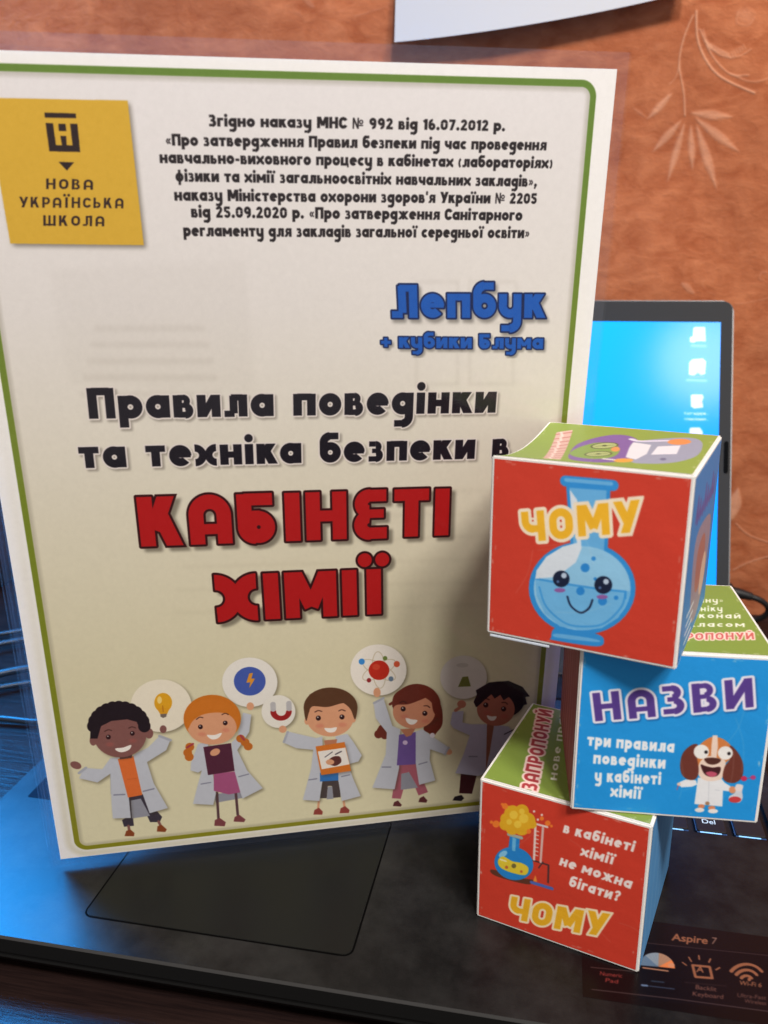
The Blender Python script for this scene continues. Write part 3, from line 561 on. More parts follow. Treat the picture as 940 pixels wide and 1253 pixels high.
def paint_run_face():
    c = face([0.0052538734, 0.00014702548, -3.2271278, -0.0015911111, 0.0056959331, -4.4887548, 0.00054417258, -0.00031287141, 1.0], (210, 64, 46))
    c.at(570, 840, 3.481); wh = (250, 240, 236)
    for st, a, b in (('в кабінеті', (414, 618), (714, 702)), ('хімії', (488, 716), (628, 756)), ('не можна', (398, 756), (702, 860)), ('бігати?', (438, 846), (652, 914))):
        c.text(st, a, b, 42, wh, .86, .2, ((1.5, (236, 190, 180)),), space=.6)
    c.text('ЧОМУ', (180, 990), (590, 1068), 98, (242, 182, 40), .98, .2, ((9, (252, 232, 196)),), wob=(.06, 0, -.02, .04))
    # erupting flask on a stand
    c.poly([(105, 785), (125, 780), (230, 812), (290, 822), (276, 840), (220, 832), (130, 806)], (100, 56, 40), 1, True); c.line([(282, 832), (368, 858)], 14, (84, 110, 190)); c.poly([(288, 826), (298, 800), (306, 830)], (246, 150, 60))
    c.line([(282, 736), (354, 758), (352, 832)], 7, (80, 50, 52)); c.line([(330, 745), (312, 770)], 5, (80, 50, 52))
    c.line([(298, 590), (292, 735)], 9, (238, 214, 206)); c.line([(330, 600), (320, 745)], 9, (226, 190, 182)); c.line([(282, 578), (348, 596)], 9, (240, 220, 214))
    for i in range(7): c.line([(296 - i * .6, 612 + i * 17), (312 - i * .6, 616 + i * 17)], 4, (244, 226, 220))
    c.ell((206, 752), (84, 70), (40, 136, 214), 1, 0, 0, .25); c.poly([(190, 630), (232, 642), (226, 720), (180, 706)], (40, 136, 214)); c.line([(184, 628), (238, 642)], 14, (170, 180, 170)); c.poly([(200, 640), (216, 646), (212, 700), (198, 696)], (110, 190, 236)); c.ell((160, 712), (20, 12), (150, 212, 244), .9, 0, 0, -.6)
    c.poly([(138, 740), (160, 722), (200, 742), (240, 750), (268, 770), (256, 800), (200, 792), (150, 770)], (232, 206, 60), 1, True); c.ell((175, 768), 7, (200, 110, 60)); c.ell((206, 762), 10, (120, 110, 60)); c.ell((238, 786), 6, (200, 110, 60)); c.line([(150, 735), (172, 742)], 7, (250, 240, 190))
    for q, r in (((170, 585), 26), ((200, 540), 36), ((240, 530), 30), ((262, 570), 36), ((240, 596), 36), ((200, 600), 30), ((170, 560), 22), ((285, 585), 18), ((182, 520), 14)): c.ell(q, r, (232, 176, 40))
    for q, r in (((205, 545), 18), ((248, 560), 20), ((222, 585), 16), ((186, 575), 12), ((240, 530), 12)): c.ell(q, r, (244, 204, 70)); 
    for q, r in (((168, 508), 13), ((130, 584), 15), ((110, 576), 7), ((350, 580), 12), ((325, 560), 9), ((366, 592), 6), ((156, 500), 6), ((270, 615), 10)): c.ell(q, r, (246, 130, 50))
    for q in ((292, 530), (308, 565), (325, 545)): c.ell(q, 5, (250, 230, 220))
    c.grain(2.5); return c.image('run_face_print', 1)
def paint_lower_top_face():
    c = face([-0.0089681947, -0.0061398747, 11.116032, 0.0044336049, -0.019170842, 13.587664, -2.8294437e-05, -0.0031979286, 1.0], GRN)
    c.at(570, 840, 3.481)
    c.text('ЗАПРОПОНУЙ', (302, 446), (368, 104), 62, (176, 62, 66), .9, .2, ((7, (246, 216, 208)),))
    c.text('нове правило', (388, 402), (440, 20), 34, (236, 238, 222), .72, .2)
    c.text('безпеки', (470, 420), (490, 200), 34, (236, 238, 222), .72, .2)
    c.grain(2.5); return c.image('lower_top_face_print', 1)
def paint_plain(name, k, streak):
    c = Canvas(256, 256, k, np.eye(3)); c.at(0, 0, 1)
    for i in range(6): c.line([(30 + 38 * i, 10), (18 + 40 * i, 130), (34 + 36 * i, 250)], 4, streak, .5, True)
    c.grain(2.5); return c.image(name, 1)

# ---------------- laptop sticker, screen and wallpaper
def paint_sticker():
    k = 12; c = Canvas(100 * k, 46 * k, (20, 13, 15), Mfit(HL, 80, 56, k, -k)); c.at(700, 1100, 3.917); o = (138, 86, 62)
    c.poly([(40, 262), (960, 260), (960, 700), (40, 480)], (15, 9, 11)); c.poly([(330, 210), (960, 262), (960, 540), (320, 480)], (15, 10, 15))
    c.latin('Aspire', (478, 198), (648, 216), 34, o, 1, 5); c.latin('7', (668, 216), (692, 219), 34, (130, 96, 84), 1, 1)
    c.line([(360, 212), (945, 272)], 3, (70, 52, 52)); c.line([(90, 328), (300, 348)], 2.5, (110, 78, 74)); c.line([(95, 434), (500, 480), (945, 540)], 3, (96, 76, 76)); c.line([(540, 400), (740, 418)], 2, (66, 48, 48))
    # fan shaped emblem
    t = np.linspace(math.pi, 2 * math.pi, 16); P = np.stack([408 + 86 * np.cos(t), 326 + 68 * np.sin(t) + .1 * 80 * np.cos(t)], 1)
    for i in range(15): c.poly([P[i], P[i + 1], (414, 326)], [(90, 110, 132), (126, 136, 146), (160, 120, 96), (214, 120, 70)][min(3, i // 4)])
    c.line([(340, 330), (460, 346)], 7, (170, 118, 90)); c.ell((476, 318), (17, 10), (190, 130, 100), .8)
    # lit key emblem
    c.line([(578, 318), (660, 326), (672, 380), (592, 374), (578, 318)], 12, o); c.latin('A', (596, 350), (630, 353), 30, o, 1, 4)
    for a, b in (((572, 300), (560, 280)), ((610, 290), (608, 272)), ((656, 304), (664, 288)), ((530, 305), (548, 318)), ((690, 340), (708, 330))): c.line([a, b], 7, o)
    # wireless emblem
    for r, wdt in ((90, 15), (60, 15), (30, 14)):
        t = np.linspace(math.pi * 1.2, math.pi * 1.8, 12); c.line(np.stack([836 + r * np.cos(t), 396 + r * .92 * np.sin(t)], 1), wdt, o)
    c.ell((850, 386), 9, o); c.latin('Wi-Fi 6', (802, 412), (908, 424), 22, o, 1, 2)
    c.latin('Numeric', (134, 366), (240, 378), 20, (140, 52, 48), 1, 1); c.latin('Pad', (160, 398), (220, 406), 20, (140, 52, 48), 1, 1)
    c.latin('Backlit', (592, 432), (692, 444), 22, (108, 70, 62), 1, 1); c.latin('Keyboard', (578, 464), (724, 480), 22, (108, 70, 62), 1, 1)
    c.latin('Ultra-Fast', (792, 470), (930, 484), 20, (92, 60, 54), 1, 1); c.latin('Wireless', (826, 498), (930, 510), 20, (92, 60, 54), 1, 1)
    c.line([(336, 414), (360, 416)], 10, (90, 110, 140)); c.line([(372, 418), (490, 432)], 5, (52, 64, 86)); c.line([(382, 394), (440, 400)], 7, (40, 50, 66))
    return c.image('sticker_print', 2)
def paint_screen():
    x0, x1, v1, k = -162., 164.5, 224.5, 4
    c = Canvas(int((x1 - x0) * k), int(200 * k), (0, 170, 250), Mfit(HS, x0, v1, k, -k)); c.at(0, 0, 1)
    X, Y = np.meshgrid(np.linspace(x0, x1, c.w), np.linspace(v1, 24.5, c.h))
    t = np.clip((X - 60) / 105, 0, 1)[..., None]; d = np.clip((224 - Y) / 190, 0, 1)[..., None]
    c.a = (col((0, 212, 255)) * (1 - t) + col((0, 190, 252)) * t) * (1 - d) + col((0, 172, 252)) * d
    wh = (255, 255, 255); c.at(800, 380, 6.964)
    c.poly([(338, 145), (352, 137), (440, 137), (446, 262), (400, 258), (360, 262), (345, 272), (310, 268), (308, 225), (334, 215)], wh); c.line([(388, 175), (396, 225)], 6, (170, 215, 245))
    c.poly([(300, 545), (302, 440), (330, 412), (420, 404), (448, 430), (440, 540), (400, 548), (380, 530), (340, 552)], wh); c.line([(360, 548), (370, 510), (392, 540), (430, 508)], 6, (150, 205, 240))
    c.line([(322, 296), (446, 300)], 15, wh, .75, False, 2); c.line([(282, 590), (450, 596)], 15, wh, .75, False, 2); c.line([(305, 565), (430, 560)], 6, (200, 190, 200))
    c.poly([(316, 720), (330, 712), (416, 712), (428, 735), (415, 770), (424, 824), (345, 834), (330, 822), (318, 818)], wh); c.line([(366, 734), (412, 734)], 5, (160, 205, 240)); c.line([(396, 786), (410, 784)], 7, (230, 130, 120)); c.line([(350, 776), (392, 770)], 5, (160, 205, 240))
    c.latin('Календарн...', (262, 886), (468, 886), 26, wh, 1, 1); c.latin('планування...', (262, 932), (468, 934), 24, wh, 1, 1)
    c.poly([(304, 1040), (306, 1002), (320, 994), (395, 994), (420, 1030), (420, 1090), (304, 1090)], wh)
    return c.image('desktop_screen', 1)
def paint_ornament():
    """mask of the leaf ornament embossed in the wallpaper (white = raised)"""
    k = 2.4; x0, x1, z1 = -520., 480., 500.
    c = Canvas(int((x1 - x0) * k), int(520 * k), (0, 0, 0), Mfit(HW, x0, z1, k, -k)); W_ = (255, 255, 255)
    c.at(700, 30, 3.58)
    def leaf(p, q, wd, al=.8):
        p, q = np.array(p, float), np.array(q, float); d = q - p; n = np.array([-d[1], d[0]]) / np.hypot(*d) * wd
        L = [p, p + d * .25 + n * .7, p + d * .55 + n, p + d * .82 + n * .5, q, p + d * .82 - n * .5, p + d * .55 - n, p + d * .25 - n * .7]
        c.poly(L, W_, al * .85, True, 0, 1); c.line([p, p + d * .5 + n * .1, q], 3, W_, al * .7, True)
        c.line(np.array(smooth(L)), 2., W_, al * .5)
        for i in range(1, 12): b = p + d * i / 13; c.line([b, b + d * .06 + n * .75], 1.6, W_, al * .5); c.line([b, b + d * .06 - n * .75], 1.6, W_, al * .5)
    c.line([(530, -40), (490, 60), (470, 170), (490, 300), (495, 400)], 10, W_, .9, True); c.line([(470, 170), (455, 230), (425, 265)], 8, W_, .7, True); c.line([(430, 290), (360, 400)], 5, W_, .5, True)
    leaf((440, 300), (330, 416), 17); leaf((480, 420), (352, 560), 18); leaf((494, 430), (418, 692), 17); leaf((520, 440), (528, 640), 17); leaf((545, 440), (634, 720), 22); leaf((540, 410), (735, 560), 22); leaf((520, 388), (706, 405), 22)
    leaf((262, 360), (330, 412), 8, .5)
    c.line([(545, -60), (550, 60), (590, 160), (660, 235), (800, 300)], 13, W_, .9, True); c.line([(560, 20), (610, 130), (690, 215), (775, 222)], 10, W_, .8, True); c.line([(690, 215), (780, 250), (860, 235), (940, 170)], 9, W_, .7, True)
    c.line([(575, 20), (600, 90), (660, 140), (730, 140), (785, 108)], 9, W_, .7, True)
    for i in range(16): c.line([(586 + i * 11, 70 + i * 6 - max(0, i - 9) * 12), (596 + i * 11, 105 + i * 5 - max(0, i - 9) * 12)], 6, W_, .9)
    c.ell((760, -40), (48, 40), W_, .5, 0, 4); c.line([(730, -60), (720, -10), (770, 5), (800, -30)], 5, W_, .7, True); c.ell((376, 92), 14, W_, .35, 0, 2)
    c.at(680, 340, 3.13)
    leaf((672, 930), (700, 805), 26, .9); c.line([(690, 940), (740, 985), (820, 1015)], 6, W_, .9, True); c.line([(680, 1120), (740, 1090), (830, 1065), (900, 1060)], 6, W_, .9, True)
    c.poly([(478, 20), (510, 22), (535, 62), (505, 55)], W_, .6, True); c.line([(590, 5), (560, 20), (580, 50), (612, 66)], 4, W_, .6, True); c.line([(690, 102), (750, 92), (830, 75)], 5, W_, .7, True)
    c.line([(800, 10), (780, 5), (790, -20), (815, -20)], 5, W_, .7, True); c.line([(800, 860), (760, 900)], 4, W_, .5, True)
    # the same motif again further along the wall
    a = c.a.copy(); o = np.zeros_like(a)
    for dx, dz in ((-265, 120), (-530, 0), (-265, -190)): o = np.maximum(o, np.roll(np.roll(a, int(dx * k), 1), int(dz * k), 0))
    c.a = np.maximum(a, o * .8)
    return c.image('wallpaper_relief', 1)
# ------------------------------------------------------------------ materials
def new_mat(name):
    m = bpy.data.materials.new(name); m.use_nodes = True
    return m, m.node_tree.nodes, m.node_tree.links, m.node_tree.nodes['Principled BSDF']
def mat(name, c, rough=.5, metal=0., spec=.5, coat=0., noise=0., nscale=400., bump=0., bscale=900., emis=None, es=0.):
    m, N, L, p = new_mat(name)
    p.inputs['Base Color'].default_value = (*c, 1); p.inputs['Roughness'].default_value = rough
    p.inputs['Metallic'].default_value = metal; p.inputs['Specular IOR Level'].default_value = spec; p.inputs['Coat Weight'].default_value = coat
    tc = N.new('ShaderNodeTexCoord')
    if noise:
        t = N.new('ShaderNodeTexNoise'); t.inputs['Scale'].default_value = nscale; t.inputs['Detail'].default_value = 6; L.new(tc.outputs['Object'], t.inputs['Vector'])
        r = N.new('ShaderNodeMapRange'); r.inputs['To Min'].default_value = rough - noise; r.inputs['To Max'].default_value = rough + noise
        L.new(t.outputs['Fac'], r.inputs['Value']); L.new(r.outputs[0], p.inputs['Roughness'])
        mx = N.new('ShaderNodeMix'); mx.data_type = 'RGBA'; mx.inputs[6].default_value = (*[v * .8 for v in c], 1); mx.inputs[7].default_value = (*[v * 1.2 for v in c], 1)
        L.new(t.outputs['Fac'], mx.inputs[0]); L.new(mx.outputs[2], p.inputs['Base Color'])
    if bump:
        t = N.new('ShaderNodeTexNoise'); t.inputs['Scale'].default_value = bscale; t.inputs['Detail'].default_value = 5; L.new(tc.outputs['Object'], t.inputs['Vector'])
        b = N.new('ShaderNodeBump'); b.inputs['Strength'].default_value = bump; b.inputs['Distance'].default_value = .0004; L.new(t.outputs['Fac'], b.inputs['Height']); L.new(b.outputs[0], p.inputs['Normal'])
    if emis: p.inputs['Emission Color'].default_value = (*emis, 1); p.inputs['Emission Strength'].default_value = es
    return m
def print_mat(name, img, rough=.5, spec=.35, bump=.12, coat=0., emit=0., boost=(1, 1, 1)):
    m, N, L, p = new_mat(name)
    t = N.new('ShaderNodeTexImage'); t.image = img; t.interpolation = 'Cubic'; t.extension = 'EXTEND'
    p.inputs['Roughness'].default_value = rough; p.inputs['Specular IOR Level'].default_value = spec
    p.inputs['Coat Weight'].default_value = coat; p.inputs['Coat Roughness'].default_value = .12
    if emit:
        v = N.new('ShaderNodeVectorMath'); v.operation = 'MULTIPLY'; v.inputs[1].default_value = boost
        L.new(t.outputs['Color'], v.inputs[0]); L.new(v.outputs[0], p.inputs['Emission Color']); p.inputs['Emission Strength'].default_value = emit
        p.inputs['Base Color'].default_value = (.01, .01, .012, 1)
    else: L.new(t.outputs['Color'], p.inputs['Base Color'])
    if bump:
        tc = N.new('ShaderNodeTexCoord'); n = N.new('ShaderNodeTexNoise'); n.inputs['Scale'].default_value = 60; n.inputs['Detail'].default_value = 7; L.new(tc.outputs['Object'], n.inputs['Vector'])
        b = N.new('ShaderNodeBump'); b.inputs['Strength'].default_value = bump; b.inputs['Distance'].default_value = .002; L.new(n.outputs['Fac'], b.inputs['Height']); L.new(b.outputs[0], p.inputs['Normal'])
    return m
def film_mat():
    m, N, L, p = new_mat('clear_film'); N.remove(p); out = N['Material Output']
    tr = N.new('ShaderNodeBsdfTransparent'); tr.inputs[0].default_value = (.97, .975, .98, 1)
    gl = N.new('ShaderNodeBsdfGlossy'); gl.inputs['Roughness'].default_value = .1
    df = N.new('ShaderNodeBsdfDiffuse'); df.inputs[0].default_value = (.85, .86, .9, 1)
    tl = N.new('ShaderNodeBsdfTranslucent'); tl.inputs[0].default_value = (.8, .85, .95, 1)
    lw = N.new('ShaderNodeLayerWeight'); lw.inputs[0].default_value = .5
    pw = N.new('ShaderNodeMath'); pw.operation = 'POWER'; pw.inputs[1].default_value = 5.; L.new(lw.outputs['Facing'], pw.inputs[0])
    fr = N.new('ShaderNodeMath'); fr.operation = 'MULTIPLY_ADD'; fr.inputs[1].default_value = .8; fr.inputs[2].default_value = .03; L.new(pw.outputs[0], fr.inputs[0])
    tc = N.new('ShaderNodeTexCoord'); n = N.new('ShaderNodeTexNoise'); n.inputs['Scale'].default_value = 22; n.inputs['Detail'].default_value = 3; L.new(tc.outputs['Object'], n.inputs['Vector'])
    b = N.new('ShaderNodeBump'); b.inputs['Strength'].default_value = .1; b.inputs['Distance'].default_value = .003; L.new(n.outputs['Fac'], b.inputs['Height'])
    L.new(b.outputs[0], gl.inputs['Normal']); L.new(b.outputs[0], lw.inputs['Normal'])
    a = N.new('ShaderNodeMixShader'); L.new(fr.outputs[0], a.inputs[0]); L.new(tr.outputs[0], a.inputs[1]); L.new(gl.outputs[0], a.inputs[2])
    h = N.new('ShaderNodeMixShader'); h.inputs[0].default_value = .5; L.new(df.outputs[0], h.inputs[1]); L.new(tl.outputs[0], h.inputs[2])
    c = N.new('ShaderNodeMixShader'); c.inputs[0].default_value = .003; L.new(a.outputs[0], c.inputs[1]); L.new(h.outputs[0], c.inputs[2])
    L.new(c.outputs[0], out.inputs[0]); return m
def seal_mat():
    m = film_mat(); m.name = 'sealed_film_edge'
    for n in m.node_tree.nodes:
        if n.type == 'MIX_SHADER' and not n.inputs[0].is_linked and abs(n.inputs[0].default_value - .003) < 1e-3: n.inputs[0].default_value = .018
    return m
def wood_mat():
    m, N, L, p = new_mat('dark_wood')
    tc = N.new('ShaderNodeTexCoord'); mp = N.new('ShaderNodeMapping'); mp.inputs['Scale'].default_value = (3, 60, 60); L.new(tc.outputs['Object'], mp.inputs[0])
    n = N.new('ShaderNodeTexNoise'); n.inputs['Scale'].default_value = 7; n.inputs['Detail'].default_value = 9; n.inputs['Roughness'].default_value = .65; L.new(mp.outputs[0], n.inputs['Vector'])
    r = N.new('ShaderNodeValToRGB'); r.color_ramp.elements[0].position = .3; r.color_ramp.elements[1].position = .72
    r.color_ramp.elements[0].color = (.006, .004, .0045, 1); r.color_ramp.elements[1].color = (.028, .015, .013, 1); L.new(n.outputs['Fac'], r.inputs[0]); L.new(r.outputs[0], p.inputs['Base Color'])
    p.inputs['Roughness'].default_value = .3; p.inputs['Specular IOR Level'].default_value = .11
    b = N.new('ShaderNodeBump'); b.inputs['Strength'].default_value = .35; b.inputs['Distance'].default_value = .001; L.new(n.outputs['Fac'], b.inputs['Height']); L.new(b.outputs[0], p.inputs['Normal'])
    return m
def wall_mat(img):
    m, N, L, p = new_mat('wallpaper')
    uv = N.new('ShaderNodeUVMap'); t = N.new('ShaderNodeTexImage'); t.image = img; t.extension = 'CLIP'; L.new(uv.outputs[0], t.inputs[0])
    tc = N.new('ShaderNodeTexCoord')
    def noise(sc, sx, sz, det, dist=0.):
        mp = N.new('ShaderNodeMapping'); mp.inputs['Scale'].default_value = (sx, 1, sz); L.new(tc.outputs['Object'], mp.inputs[0])
        n = N.new('ShaderNodeTexNoise'); n.inputs['Scale'].default_value = sc; n.inputs['Detail'].default_value = det; n.inputs['Distortion'].default_value = dist; n.inputs['Roughness'].default_value = .62; L.new(mp.outputs[0], n.inputs['Vector']); return n
    big, mid, fine = noise(9, 1, 1, 4, .6), noise(75, .6, 1.0, 8, .5), noise(260, .7, 1, 5, .6)
    r1 = N.new('ShaderNodeValToRGB'); r1.color_ramp.elements[0].position = .3; r1.color_ramp.elements[1].position = .72
    r1.color_ramp.elements[0].color = (.42, .110, .040, 1); r1.color_ramp.elements[1].color = (.66, .235, .105, 1); L.new(mid.outputs['Fac'], r1.inputs[0])
    mx = N.new('ShaderNodeMix'); mx.data_type = 'RGBA'; mx.blend_type = 'MULTIPLY'; mx.inputs[0].default_value = 1.0
    r2 = N.new('ShaderNodeValToRGB'); r2.color_ramp.elements[0].position = .32; r2.color_ramp.elements[1].position = .68
    r2.color_ramp.elements[0].color = (.74, .70, .68, 1); r2.color_ramp.elements[1].color = (1.05, 1.03, 1.0, 1); L.new(big.outputs['Fac'], r2.inputs[0])
    L.new(r1.outputs[0], mx.inputs[6]); L.new(r2.outputs[0], mx.inputs[7])
    mo = N.new('ShaderNodeMix'); mo.data_type = 'RGBA'; mo.inputs[7].default_value = (.86, .46, .29, 1)
    mu = N.new('ShaderNodeMath'); mu.operation = 'MULTIPLY'; mu.inputs[1].default_value = .75; L.new(t.outputs['Color'], mu.inputs[0]); L.new(mu.outputs[0], mo.inputs[0]); L.new(mx.outputs[2], mo.inputs[6])
    L.new(mo.outputs[2], p.inputs['Base Color']); p.inputs['Roughness'].default_value = .7; p.inputs['Specular IOR Level'].default_value = .15
    s1 = N.new('ShaderNodeMath'); s1.operation = 'MULTIPLY_ADD'; s1.inputs[1].default_value = .55; L.new(fine.outputs['Fac'], s1.inputs[0]); L.new(mid.outputs['Fac'], s1.inputs[2])
    s2 = N.new('ShaderNodeMath'); s2.operation = 'MULTIPLY_ADD'; s2.inputs[1].default_value = .8; L.new(t.outputs['Color'], s2.inputs[0]); L.new(s1.outputs[0], s2.inputs[2])
    b = N.new('ShaderNodeBump'); b.inputs['Strength'].default_value = .42; b.inputs['Distance'].default_value = .0025; L.new(s2.outputs[0], b.inputs['Height']); L.new(b.outputs[0], p.inputs['Normal'])
    return m
def deck_mat():
    m, N, L, p = new_mat('laptop_deck')
    tc = N.new('ShaderNodeTexCoord'); n = N.new('ShaderNodeTexNoise'); n.inputs['Scale'].default_value = 22; n.inputs['Detail'].default_value = 8; n.inputs['Roughness'].default_value = .7; L.new(tc.outputs['Object'], n.inputs['Vector'])
    f = N.new('ShaderNodeTexNoise'); f.inputs['Scale'].default_value = 1500; f.inputs['Detail'].default_value = 2; L.new(tc.outputs['Object'], f.inputs['Vector'])
    r = N.new('ShaderNodeValToRGB'); r.color_ramp.elements[0].position = .42; r.color_ramp.elements[1].position = .74
    r.color_ramp.elements[0].color = (.0065, .0065, .007, 1); r.color_ramp.elements[1].color = (.029, .0285, .0285, 1); L.new(n.outputs['Fac'], r.inputs[0]); L.new(r.outputs[0], p.inputs['Base Color'])
    q = N.new('ShaderNodeMapRange'); q.inputs['To Min'].default_value = .28; q.inputs['To Max'].default_value = .46; L.new(n.outputs['Fac'], q.inputs[0]); L.new(q.outputs[0], p.inputs['Roughness'])
    p.inputs['Specular IOR Level'].default_value = .2
    b = N.new('ShaderNodeBump'); b.inputs['Strength'].default_value = .12; b.inputs['Distance'].default_value = .0002; L.new(f.outputs['Fac'], b.inputs['Height']); L.new(b.outputs[0], p.inputs['Normal'])
    return m

# ------------------------------------------------------------------ building helpers
def link(name, me, m=None, parent=None):
    o = bpy.data.objects.new(name, me); S.collection.objects.link(o)
    if m is not None and me is not None: me.materials.append(m)
    if parent is not None: o.parent = parent
    return o
def from_bm(name, bm, m, parent=None, flat=False):
    bmesh.ops.recalc_face_normals(bm, faces=bm.faces)
    me = bpy.data.meshes.new(name); bm.to_mesh(me); bm.free()
    if not flat: me.shade_auto_smooth() if hasattr(me, 'shade_auto_smooth') else None
    return link(name, me, m, parent)
def box_bm(x0, x1, y0, y1, z0, z1, bev=0., seg=2, bm=None):
    b = bmesh.new(); bmesh.ops.create_cube(b, size=1)
    for v in b.verts: v.co = Vector((x0 + (v.co.x + .5) * (x1 - x0), y0 + (v.co.y + .5) * (y1 - y0), z0 + (v.co.z + .5) * (z1 - z0))) * MM
    if bev: bmesh.ops.bevel(b, geom=b.edges[:], offset=bev * MM, segments=seg, affect='EDGES', profile=.5)
    if bm is None: return b
    t = bpy.data.meshes.new('tmp'); b.to_mesh(t); b.free(); bm.from_mesh(t); bpy.data.meshes.remove(t); return bm
def rrect_bm(x0, x1, y0, y1, z0, z1, r, n=6, bev=0.):
    """plate with rounded corners in plan (x,y), from z0 up to z1"""
    bm = bmesh.new(); P = []
    for cx, cy, a0 in ((x1 - r, y1 - r, 0), (x0 + r, y1 - r, 90), (x0 + r, y0 + r, 180), (x1 - r, y0 + r, 270)):
        for i in range(n + 1):
            a = math.radians(a0 + 90 * i / n); P.append((cx + r * math.cos(a), cy + r * math.sin(a)))
    lo = [bm.verts.new(Vector((x, y, z0)) * MM) for x, y in P]; hi = [bm.verts.new(Vector((x, y, z1)) * MM) for x, y in P]
    top = bm.faces.new(hi); bm.faces.new(lo[::-1])
    for i in range(len(P)): j = (i + 1) % len(P); bm.faces.new((lo[i], lo[j], hi[j], hi[i]))
    if bev: bmesh.ops.bevel(bm, geom=list(top.edges), offset=bev * MM, segments=2, affect='EDGES', profile=.5)
    return bm
def tube(name, pts, r, m, parent=None, n=10, sub=8):
    P = smooth(pts, sub, False); bm = bmesh.new(); rings = []
    up = Vector((0, 0, 1))
    for i, q in enumerate(P):
        t = Vector(P[min(i + 1, len(P) - 1)] - P[max(i - 1, 0)]).normalized()
        a = t.cross(up); a = a.normalized() if a.length > 1e-3 else Vector((1, 0, 0)); b = t.cross(a)
        rr = r[0] + (r[1] - r[0]) * i / (len(P) - 1) if hasattr(r, '__len__') else r
        rings.append([bm.verts.new((Vector(q) + a * rr * math.cos(k * 2 * math.pi / n) + b * rr * math.sin(k * 2 * math.pi / n)) * MM) for k in range(n)])
    for A, B in zip(rings, rings[1:]):
        for k in range(n): bm.faces.new((A[k], A[(k + 1) % n], B[(k + 1) % n], B[k]))
    bm.faces.new(rings[0][::-1]); bm.faces.new(rings[-1])
    for f in bm.faces: f.smooth = len(f.verts) == 4
    return from_bm(name, bm, m, parent, True)
def quad_grid(name, fn, m, parent=None, nu=14, nv=14, flat=False):
    """a printed sheet: fn(u, v) gives the point, u to the right and v downwards across the artwork"""
    bm = bmesh.new(); uvl = bm.loops.layers.uv.new('UVMap'); g = []
    us, vs = np.linspace(0, 1, nu + 1), np.linspace(0, 1, nv + 1)
    pts = {}
    for j, v in enumerate(vs):
        for i, u in enumerate(us):
            p, uv = fn(u, v); pts[i, j] = (bm.verts.new(Vector(p)), uv)
    for j in range(nv):
        for i in range(nu):
            k = [(i, j + 1), (i + 1, j + 1), (i + 1, j), (i, j)]
            f = bm.faces.new([pts[q][0] for q in k]); f.smooth = not flat
            for lp, q in zip(f.loops, k): lp[uvl].uv = pts[q][1]
    me = bpy.data.meshes.new(name); bm.to_mesh(me); bm.free()
    return link(name, me, m, parent)
def tag(o, label=None, cat=None, group=None, kind=None):
    for k, v in (('label', label), ('category', cat), ('group', group), ('kind', kind)):
        if v: o[k] = v
    return o
def thing(name, loc, label, cat, group=None):
    o = bpy.data.objects.new(name, None); S.collection.objects.link(o); o.location = Vector(loc) * MM; o.empty_display_size = .02
    return tag(o, label, cat, group)

# ------------------------------------------------------------------ the setting: table and papered wall
WALL_Y = 412.
table = from_bm('table', box_bm(-900, 700, -420, WALL_Y - 1, -55, -20, 2), wood_mat()); tag(table, 'dark brown wooden table top with fine grain under the laptop', 'table', kind='structure')
orn = paint_ornament()
def wall_pt(u, v):
    x, z = -900 + u * 1600, 900 - v * 975
    return (x * MM, WALL_Y * MM, z * MM), ((x + 520) / 1000., (z + 20) / 520.)
wall = quad_grid('wall', wall_pt, wall_mat(orn), None, 16, 10, True); tag(wall, 'terracotta orange wallpaper wall with embossed golden leaf ornament', 'wall', kind='structure')
md = wall.modifiers.new('thickness', 'SOLIDIFY'); md.thickness = .02; md.offset = -1

white_paper = mat('white_paper', (.80, .79, .78), .6, spec=.3, bump=.08, bscale=120)
# sheet hanging on the wall, lower edge curling away
def sheet_pt(u, v):
    x = -50.4 + u * 186; zb = 376.4 + 3.0 * u + 15.5 * u ** 1.9; z = 470 * (1 - v) + zb * v
    y = WALL_Y - 1.2 - 15 * (v ** 1.5) * (.8 + .2 * u) - 1.5 * math.sin(u * 5) * v
    return (x * MM, y * MM, z * MM), (u, 1 - v)
sheet = quad_grid('paper_sheet', sheet_pt, mat('bluish_paper', (.55, .56, .595), .6, spec=.3, bump=.06, bscale=80), None, 40, 24, True)
md = sheet.modifiers.new('thickness', 'SOLIDIFY'); md.thickness = .0003
tag(sheet, 'pale bluish white paper sheet hanging on the orange wall, lower edge slanting up', 'paper sheet')

# ------------------------------------------------------------------ laptop
lap = thing('laptop', (0, 120, -19.6), 'open black laptop with bright blue desktop on its screen, cubes standing on it', 'laptop')
def L_(z=0.): return Vector((0, -120, 19.6)) * MM          # children are modelled in table coordinates
def lp(o): o.location = L_(); return o
deck = deck_mat(); KX0, KX1, KY0, KY1 = -163.5, 168.5, 110.2, 219.
bm = bmesh.new()
xs, ys = (-177.6, KX0, KX1, 176.), (0., KY0, KY1, 250.)
V = {}
def vtx(x, y, z):
    k = (round(x, 3), round(y, 3), round(z, 3))
    if k not in V: V[k] = bm.verts.new(Vector(k) * MM)
    return V[k]
for i in range(3):
    for j in range(3):
        if i == 1 and j == 1: continue
        bm.faces.new([vtx(xs[a], ys[b], 0) for a, b in ((i, j), (i + 1, j), (i + 1, j + 1), (i, j + 1))])
for a, b in (((KX0, KY0), (KX1, KY0)), ((KX1, KY0), (KX1, KY1)), ((KX1, KY1), (KX0, KY1)), ((KX0, KY1), (KX0, KY0))): bm.faces.new([vtx(*a, 0), vtx(*b, 0), vtx(*b, -2.2), vtx(*a, -2.2)])
bm.faces.new([vtx(x, y, -2.2) for x, y in ((KX0, KY0), (KX1, KY0), (KX1, KY1), (KX0, KY1))])
